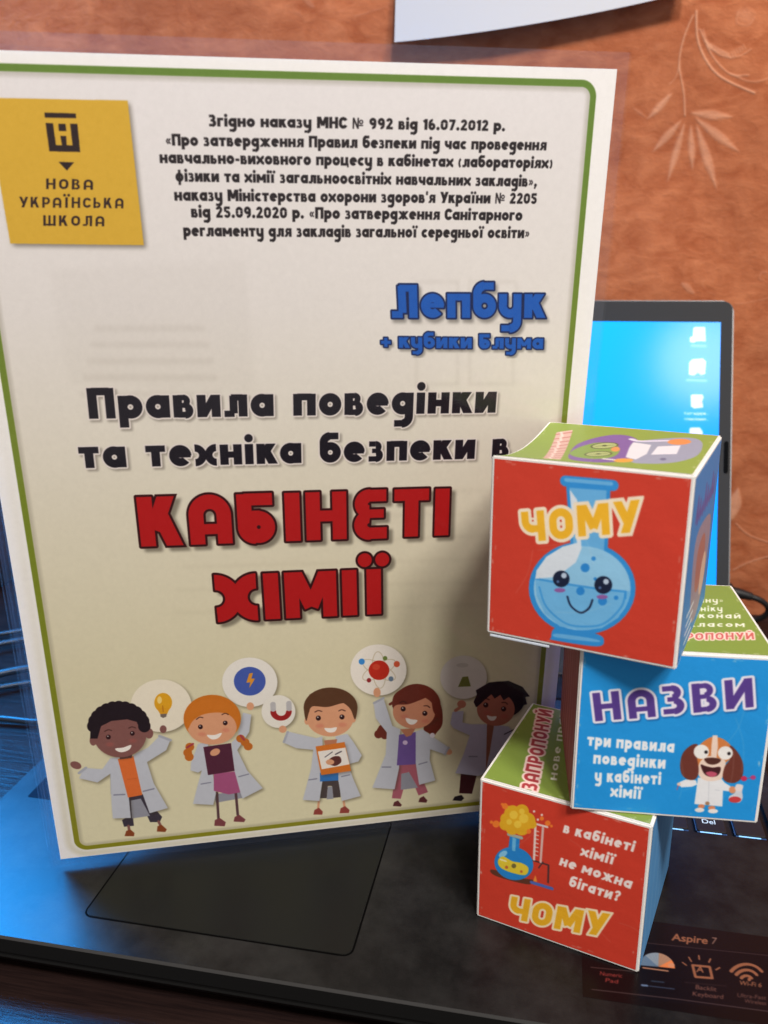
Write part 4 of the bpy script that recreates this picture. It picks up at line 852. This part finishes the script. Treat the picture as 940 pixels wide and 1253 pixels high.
# chamfered front lip, sides, tapered underside
O = [(xs[0], ys[0]), (xs[1], ys[0]), (xs[2], ys[0]), (xs[3], ys[0]), (xs[3], ys[1]), (xs[3], ys[2]), (xs[3], ys[3]), (xs[2], ys[3]), (xs[1], ys[3]), (xs[0], ys[3]), (xs[0], ys[2]), (xs[0], ys[1])]
def off(x, y, d): return (x - d if x == xs[0] else x + d if x == xs[3] else x, y - d if y == 0. else y + d if y == 250. else y)
lv = [(0, 0), (.6, -1.0), (1.1, -6.5), (.6, -7.2), (.6, -8.2), (.9, -9), (-5, -16.5), (-9, -18)]
for (d0, z0), (d1, z1) in zip(lv, lv[1:]):
    for i in range(len(O)):
        a, b = O[i], O[(i + 1) % len(O)]; bm.faces.new([vtx(*off(*a, d0), z0), vtx(*off(*b, d0), z0), vtx(*off(*b, d1), z1), vtx(*off(*a, d1), z1)])
d, z = lv[-1]; bm.faces.new([vtx(*off(*q, d), z) for q in O])
for f in bm.faces:
    f.material_index = 1 if max(v.co.z for v in f.verts) < -.0008 and min(v.co.z for v in f.verts) < -.003 and not all(KX0 * MM - 1e-5 <= v.co.x <= KX1 * MM + 1e-5 and KY0 * MM - 1e-5 <= v.co.y <= KY1 * MM + 1e-5 for v in f.verts) else 0
base = lp(from_bm('base', bm, deck, lap, True)); base.data.materials.append(mat('side_plastic', (.006, .006, .006), .55, spec=.2)); base.data.materials.append(mat('lip_highlight', (.10, .098, .096), .28, metal=.8))  # front lip's highlight put into a paler, metallic colour than the deck
for f in base.data.polygons:
    zz = [base.data.vertices[i].co.z for i in f.vertices]
    if max(zz) > -1e-5 and -.0012 < min(zz) < -.0009: f.material_index = 2
black = mat('black_plastic', (.012, .012, .013), .45, noise=.06, nscale=60)
for x in (-140, 140):
    for y in (25, 225): lp(from_bm('rubber_foot', rrect_bm(x - 14, x + 14, y - 4, y + 4, -19.6, -17.5, 3.9), black, lap))
pad_m = mat('touchpad_surface', (.0075, .0082, .0078), .36, spec=.2, noise=.1, nscale=30)
tp = lp(from_bm('touchpad', rrect_bm(-100.6, 4.4, 15.3, 93, -.4, .14, 3.2), pad_m, lap))
bm = bmesh.new()
P = []
for k, (x0, x1, y0, y1, r) in enumerate(((-101.5, 5.3, 14.4, 93.9, 4.0), (-100.75, 4.55, 15.15, 93.15, 3.3))):
    P.append([(cx + r * math.cos(math.radians(a0 + 15 * i)), cy + r * math.sin(math.radians(a0 + 15 * i))) for cx, cy, a0 in ((x1 - r, y1 - r, 0), (x0 + r, y1 - r, 90), (x0 + r, y0 + r, 180), (x1 - r, y0 + r, 270)) for i in range(7)])
for i in range(28):
    j = (i + 1) % 28; bm.faces.new([bm.verts.new(Vector((*q, .05)) * MM) for q in (P[0][i], P[0][j], P[1][j], P[1][i])])
rim = from_bm('rim', bm, mat('touchpad_groove', (.0015, .0015, .0015), .8, spec=.05), tp)
# keyboard with blue light under the keys
glow1, glow2 = mat('key_light', (.1, .2, .3), .5, emis=(.25, .55, 1.0), es=1.6), mat('key_light_dim', (.02, .05, .1), .5, emis=(.02, .14, .6), es=.22)
key_m = mat('key_plastic', (.010, .010, .011), .5, noise=.05, nscale=200)
KM = {}
def key(x, y, wd, ht):
    if (wd, ht) not in KM:
        b = rrect_bm(0, wd, 0, ht, -1.9, .15, 1.1, 3, .35); bmesh.ops.recalc_face_normals(b, faces=b.faces)
        q = lambda *P: b.faces.new([b.verts.new(Vector(p_) * MM) for p_ in P])
        q((1.2, -.55, -.6), (wd - 2.2, -.55, -.6), (wd - 2.2, .1, -.5), (1.2, .1, -.5)).material_index = 1
        q((-.4, .3, -.6), (.05, .3, -.5), (.05, ht - 1, -.5), (-.4, ht - 1, -.6)).material_index = 2
        q((0, -.7, -.65), (wd, -.7, -.65), (wd, .1, -.62), (0, .1, -.62)).material_index = 2
        me = bpy.data.meshes.new('key'); b.to_mesh(me); b.free(); me.materials.append(key_m); me.materials.append(glow1); me.materials.append(glow2); KM[wd, ht] = me
    o = bpy.data.objects.new('key', KM[wd, ht]); S.collection.objects.link(o); o.parent = lap; o.location = L_() + Vector((x, y, 0)) * MM
    return o
rows = [([1.25, 1, 1, 1, 5.6, 1, 1, 1, 1], 4), ([2.2, 1, 1, 1, 1, 1, 1, 1, 1, 1, 1, 2.6], 4), ([1.75, 1, 1, 1, 1, 1, 1, 1, 1, 1, 1, 1, 2.05], 4), ([1.4, 1, 1, 1, 1, 1, 1, 1, 1, 1, 1, 1, 1.4], 4), ([1, 1, 1, 1, 1, 1, 1, 1, 1, 1, 1, 1, 1, 1.8], 4)]
yk = 112.0; delk = None
for ri, (ws, npad) in enumerate(rows):
    tot = sum(ws); x = -161.; u = (101 + 161.) / tot
    for wd in ws: key(round(x, 2), yk, round(wd * u - 3.0, 2), 15.4); x += wd * u
    for q in range(npad):
        if ri == 1 and q == 3: continue
        o = key((105., 121., 137., 153.)[q], yk, 12.4, 15.4 if not (ri == 0 and q == 3) else 34.)
        if ri == 0 and q == 2: delk = o
    yk += 18.6
for q in range(17): key(-161. + q * 19.3, yk, 15.9, 10.5)
cu = bpy.data.curves.new('legend', 'FONT'); cu.body = 'Del'; cu.size = .0042; t0 = bpy.data.objects.new('legend', cu); S.collection.objects.link(t0); bpy.context.view_layer.update()
me = bpy.data.meshes.new_from_object(t0.evaluated_get(bpy.context.evaluated_depsgraph_get())); bpy.data.objects.remove(t0)
lg = link('legend', me, mat('lit_legend', (.3, .35, .4), .5, emis=(.55, .75, 1.0), es=.9), delk); lg.location = Vector((2.6, 5.2, .19)) * MM
# sticker on the palm rest, dark plate at the recess corner
stm = print_mat('sticker_print', paint_sticker(), .32, .2, 0)
st = quad_grid('sticker', lambda u, v: (((86.3 + u * 88.7) * MM, (53 - v * 40) * MM, .06 * MM), ((6.3 + u * 88.7) / 100, 1 - (3 + v * 40) / 46)), stm, lap, 4, 2); lp(st); st['label'] = 'black specification sticker with orange lettering and symbols'
s2 = lp(from_bm('recess_corner_plate', rrect_bm(-166.5, -144, 78.5, 100, .02, .12, .8), mat('recess_corner_dark', (.006, .007, .012), .7, spec=.05), lap))  # thin dark plate added in place of the keyboard recess's dark corner
# lid
lid = bpy.data.objects.new('lid_pivot', None)
th = 0.4710030282667826; U = Vector((0, math.sin(th), math.cos(th))); Nn = Vector((0, -math.cos(th), math.sin(th))); H0 = Vector((0, 241.3686, 0))
LM = Matrix(((1, 0, 0, 0), (0, U.y, Nn.y, (H0.y - 120) * MM), (0, U.z, Nn.z, 19.6 * MM), (0, 0, 0, 1)))     # x right, y up the lid, z out of the screen
bpy.data.objects.remove(lid)
def onlid(o, par=None): o.matrix_local = LM; return o
bez = mat('bezel_plastic', (.026, .0255, .0255), .65, spec=.2, noise=.05, nscale=90)
b = rrect_bm(-176.5, 171.8, 3, 238.6, -6.2, -.85, 6.5, 6, .6); lidback = onlid(from_bm('lid', b, mat('lid_shell', (.10, .098, .10), .4, metal=.3), lap))
bm = bmesh.new(); sx0, sx1, sy0, sy1 = -162., 164.2, 26., 224.3
def rr(x0, x1, y0, y1, r): return [(cx + r * math.cos(math.radians(a0 + 15 * i)), cy + r * math.sin(math.radians(a0 + 15 * i))) for cx, cy, a0 in ((x1 - r, y1 - r, 0), (x0 + r, y1 - r, 90), (x0 + r, y0 + r, 180), (x1 - r, y0 + r, 270)) for i in range(7)]
A, B = rr(-175.6, 170.9, 4, 237.7, 5.8), rr(sx0, sx1, sy0, sy1, .3)
for i in range(28):
    j = (i + 1) % 28
    for (P0, z0), (P1, z1) in (((A, -.85), (A, 0)), ((A, 0), (B, 0)), ((B, 0), (B, -.7))):
        bm.faces.new([bm.verts.new(Vector((*q, z)) * MM) for q, z in ((P0[i], z0), (P0[j], z0), (P1[j], z1), (P1[i], z1))])
bmesh.ops.remove_doubles(bm, verts=bm.verts, dist=1e-6)
bezel = onlid(from_bm('bezel', bm, bez, lap, True))
pad_b = mat('bumper_rubber', (.004, .004, .004), .9, spec=.05)
onlid(from_bm('bumper', rrect_bm(167.2, 169.6, 128.8, 148.4, -.1, .5, 1.1), pad_b, lap)); onlid(from_bm('bumper', rrect_bm(-174.4, -172, 128.8, 148.4, -.1, .5, 1.1), pad_b, lap))
scm = print_mat('lit_screen', paint_screen(), .13, .04, 0, 0, 1.0, (1.0, 1.0, 1.7))
onlid(quad_grid('screen', lambda u, v: (((sx0 + u * (sx1 - sx0)) * MM, (sy1 - v * (sy1 - sy0)) * MM, -.5 * MM), (u * (sx1 - sx0) / 326.5, 1 - (v * (sy1 - sy0) + .2) / 200)), scm, lap, 4, 4))
for x in (-120, 110): lp(from_bm('hinge', box_bm(x - 24, x + 24, 236, 248, -4, 6, 2.5, 3), black, lap))

# ------------------------------------------------------------------ the poster: laminated cover standing on the laptop
def rot3(yaw, lean, roll):
    return Matrix.Rotation(yaw, 3, 'Z') @ Matrix.Rotation(lean, 3, 'X').transposed().transposed() @ Matrix.Rotation(roll, 3, 'Y')
po = thing('laminated_poster', (-26.27, 76.246, 3.374), 'laminated cream poster with green frame, red lettering and cartoon children, standing on the laptop', 'poster')
po.rotation_euler = rot3(0.371, 0.084, 0.003).to_euler()
film, seal = film_mat(), seal_mat()
cover = print_mat('cover_print', paint_cover(), .55, .3, .02)
pg = quad_grid('cover_page', lambda u, v: (((u - .5) * 210 * MM, 0, (1 - v) * 297 * MM), (u, 1 - v)), cover, po, 8, 10, True)
md = pg.modifiers.new('thickness', 'SOLIDIFY'); md.thickness = .00025; md.offset = 1 if False else -1
FB = -3.2
fs = quad_grid('film', lambda u, v: (((u - .5) * 219 * MM, -.22 * MM, (FB + (1 - v) * (302 - FB)) * MM), (u, 1 - v)), film, po, 8, 10)
# welded margin of the laminate round the page
def frame_mesh(x0, x1, z0, z1, a0, a1, b0, b1, y0, y1, ridge=True):
    bm = bmesh.new()
    Oq = [(x0, z0), (x1, z0), (x1, z1), (x0, z1)]; Iq = [(a0, b0), (a1, b0), (a1, b1), (a0, b1)]
    st_ = (0, .12, .22, .34, .5, .62, .74, .86, 1.) if ridge else (0, 1)
    hh = (0, .06, .0, .1, .0, .0, .14, .02, 0)
    for i in range(4):
        j = (i + 1) % 4; prev = None
        for k, t in enumerate(st_):
            pa = [Oq[i][c] + (Iq[i][c] - Oq[i][c]) * t for c in (0, 1)]; pb = [Oq[j][c] + (Iq[j][c] - Oq[j][c]) * t for c in (0, 1)]
            y = y0 + (y1 - y0) * t - hh[k] * 1.2
            cur = [bm.verts.new(Vector((pa[0], y, pa[1])) * MM), bm.verts.new(Vector((pb[0], y, pb[1])) * MM)]
            if prev: bm.faces.new((prev[0], prev[1], cur[1], cur[0]))
            prev = cur
    return bm
from_bm('film_margin', frame_mesh(-108.2, 108.8, FB, 302, -105, 105, 0, 297, .1, .1), seal, po, True)
# second laminated leaf hinged at the left edge, folded back behind the cover
BA = math.radians(24)
def bk(r, z, y=0.): return Vector((-106 + r * math.cos(BA) - y * math.sin(BA), 1.6 + r * math.sin(BA) + y * math.cos(BA), z)) * MM
bp = quad_grid('back_page', lambda u, v: (bk(3 + u * 204, 10 + (1 - v) * 284), (u, 1 - v)), white_paper, po, 4, 4, True)
md = bp.modifiers.new('thickness', 'SOLIDIFY'); md.thickness = .00025
quad_grid('film', lambda u, v: (bk(-2.5 + u * 213, 6 + (1 - v) * 294, .5), (u, 1 - v)), film, po, 4, 4)
bm = bmesh.new()
for k in range(3):
    q = [(-109.6 + .9 * k, .5 + .5 * k), (-109.2 + .9 * k, 1.0 + .5 * k)]
    bm.faces.new([bm.verts.new(Vector((x, y, z)) * MM) for (x, y), z in ((q[0], FB), (q[1], FB), (q[1], 302), (q[0], 302))])
from_bm('spine_strip', bm, seal, po, True)

# ------------------------------------------------------------------ the three paper cubes
SIDE = 60.664
card = mat('white_card', (.82, .80, .77), .6, spec=.3, bump=.1, bscale=300)
def cube_warp(kind):
    def f(p):
        x, y, z = p; n = [2 * x - 1, 2 * y - 1, 2 * z - 1]; o = [x, y, z]; a = .0045
        o[0] += a * n[0] * abs(n[0]) ** 9 * math.cos(1.45 * n[1]) * math.cos(1.45 * n[2]); o[1] += a * n[1] * abs(n[1]) ** 9 * math.cos(1.45 * n[0]) * math.cos(1.45 * n[2]); o[2] += a * n[2] * abs(n[2]) ** 9 * math.cos(1.45 * n[0]) * math.cos(1.45 * n[1]) * (.0 if z < .5 or kind != 'sag' else 1)
        if kind == 'sag' and z > .5: o[2] -= .062 * (1 - min(max(x, 0), 1)) ** 1.6 * max(0, math.sin(math.pi * min(max(y, 0), 1) ** .9)) * max(0, 2 * z - 1)
        return o
    return f
def paper_cube(cx, cy, level, yaw, label, faces, kind=''):
    t = thing('paper_cube', (cx, cy, level * SIDE + .06), label, 'paper cube', 'paper question cubes stacked on the laptop'); t.rotation_euler = (0, 0, yaw)
    f = cube_warp(kind); hgt = SIDE - .16
    def P(q): o = f(q); return Vector(((o[0] - .5) * SIDE, (o[1] - .5) * SIDE, o[2] * hgt)) * MM
    bm = bmesh.new(); bmesh.ops.create_cube(bm, size=1); bmesh.ops.bevel(bm, geom=bm.edges[:], offset=.0075, segments=2, affect='EDGES')
    bmesh.ops.subdivide_edges(bm, edges=[e for e in bm.edges if e.calc_length() > .5], cuts=15, use_grid_fill=True)
    for v in bm.verts: v.co = P((v.co.x + .5, v.co.y + .5, v.co.z + .5))
    body = from_bm('card_body', bm, card, t)
    for fc in body.data.polygons: fc.use_smooth = False
    e, d = .017, .0016
    M_ = {'front': lambda u, v: (u, -d, 1 - v), 'back': lambda u, v: (1 - u, 1 + d, 1 - v), 'right': lambda u, v: (1 + d, u, 1 - v), 'left': lambda u, v: (-d, 1 - u, 1 - v), 'top': lambda u, v: (u, 1 - v, 1 + d)}
    for nm, (m_, lb) in faces.items():
        o = quad_grid('printed_face', lambda u, v, g=M_[nm]: (P(g(e + u * (1 - 2 * e), e + v * (1 - 2 * e))), (e + u * (1 - 2 * e), 1 - e - v * (1 - 2 * e))), m_, t, 16, 16)
        if lb: o['label'] = lb
    return t
pm = lambda n, im: print_mat(n, im, .5, .35, .22)
m_plain = {n: pm(n + '_face', paint_plain(n + '_face_print', k, s)) for n, k, s in (('blue', (84, 146, 200), (128, 176, 214)), ('purple', (108, 84, 150), (140, 120, 180)), ('maroon', MAR, (180, 130, 132)), ('orange', (232, 150, 60), (244, 190, 120)))}
m_flask, m_owl, m_side, m_dog = pm('flask_face', paint_flask_face()), pm('owl_face', paint_owl_face()), pm('side_face', paint_side_face()), pm('dog_face', paint_dog_face())
m_sug, m_mar, m_run, m_low = pm('suggest_face', paint_suggest_face()), pm('maroon_streaked_face', paint_maroon_face()), pm('run_face', paint_run_face()), pm('lower_top_face', paint_lower_top_face())
paper_cube(84.597, 64.232, 0, -.27443, 'lowest paper cube, red front with erupting flask, resting on the laptop palm rest',
           {'front': (m_run, 'red face with erupting flask and yellow and white lettering'), 'top': (m_low, 'green face with red lettering'), 'right': (m_plain['blue'], 'blue face'), 'left': (m_plain['maroon'], None), 'back': (m_plain['purple'], None)})
paper_cube(107.470, 63.041, 1, .06161, 'middle paper cube, blue front with purple lettering and a dog in white coat',
           {'front': (m_dog, 'blue face with purple and white lettering and a dog in a coat'), 'top': (m_sug, 'green face with white and red lettering'), 'left': (m_mar, 'dark maroon face'), 'right': (m_plain['orange'], None), 'back': (m_plain['purple'], None)})
upper = paper_cube(85.925, 57.265, 2, -.27601, 'topmost paper cube, red front with smiling blue flask and yellow lettering',
           {'front': (m_flask, 'red face with smiling blue flask and yellow lettering'), 'top': (m_owl, 'green face with purple and grey picture'), 'right': (m_side, 'blue face with orange picture'), 'left': (m_plain['maroon'], None), 'back': (m_plain['orange'], None)}, 'sag')

from_bm('glue_flap', box_bm(-29.2, -9, -30.2, -12, -1.15, -.35, .15, 1), mat('flap_card', (.62, .68, .78), .6), upper)

# ------------------------------------------------------------------ cables and things behind
cab = mat('pale_cable', (.025, .028, .032), .3, spec=.35)
def tc_(*q): return [(x, y, z) for x, y, z in q]
for lab, pts, r in (('thin pale cable behind the poster, farthest from the laptop', [(-420, 180, -18.4), (-340, 250, -17), (-309, 268, -15), (-262, 305, -16), (-200, 340, -18.4)], 1.5),
                    ('pale cable crossing the table behind the poster, second farthest from the laptop', [(-420, 150, -18), (-330, 225, -16), (-298, 252, -14), (-258, 283, -16), (-195, 318, -18)], 1.9),
                    ('thick pale cable on the table, arching highest near the laptop corner', [(-400, 110, -17.4), (-305, 172, -13), (-262, 206, -9), (-225, 235, -13), (-192, 272, -17.4)], 2.5),
                    ('pale cable lying doubled beside the thick arching one', [(-400, 90, -18), (-312, 160, -17), (-268, 195, -16), (-232, 222, -17.5), (-195, 262, -18)], 1.9),
                    ('short pale cable nearest the left edge of the laptop', [(-380, 150, -18), (-300, 158, -17), (-245, 164, -16.5), (-214, 168, -17.5), (-190, 190, -18)], 1.9)):
    tag(tube('cable', pts, r, cab), lab, 'cable')
bx = thing('ventilated_box', (-440, 372, -20), 'black box with rows of pale marks standing behind the cables at left', 'box')
bx_m = mat('box_plastic', (.012, .012, .014), .4, noise=.05, nscale=40)
from_bm('housing', box_bm(-70, 66, -28, 36, .2, 130, 3), bx_m, bx)
bm = bmesh.new()
for j in range(6):
    for i in range(14): box_bm(-58 + i * 8.6, -53 + i * 8.6, -28.5, -27.6, 22 + j * 9, 23.6 + j * 9, 0, 1, bm)
from_bm('marks', bm, mat('pale_marks', (.5, .5, .5), .5), bx, True)
pc = thing('power_cable', (190, 384, -20), 'black cable with thick plug end looping down beside the laptop screen', 'cable')
def w2(px):      # a point on the plane just in front of the wall, in the cable's own frame
    return (px[0] - 190, px[1] - 384, px[2] + 20)
blk = mat('cable_rubber', (.010, .010, .011), .42)
tube('plug', [w2(q) for q in ((186, 386, 7.6), (190, 386, 7), (197, 386, 6))], (7.2, 6.2), blk, pc, 14)
tube('strain_relief', [w2(q) for q in ((196, 386, 6.2), (204, 386, 5), (212, 386, 3.2))], (4.6, 2.8), blk, pc, 12)
tube('cord', [w2(q) for q in ((210, 386, 3.6), (218, 386, 1), (224, 387, -4.5), (224, 388, -10), (219, 390, -15), (210, 392, -17.6), (190, 394, -17.8))], 2.2, blk, pc, 10)
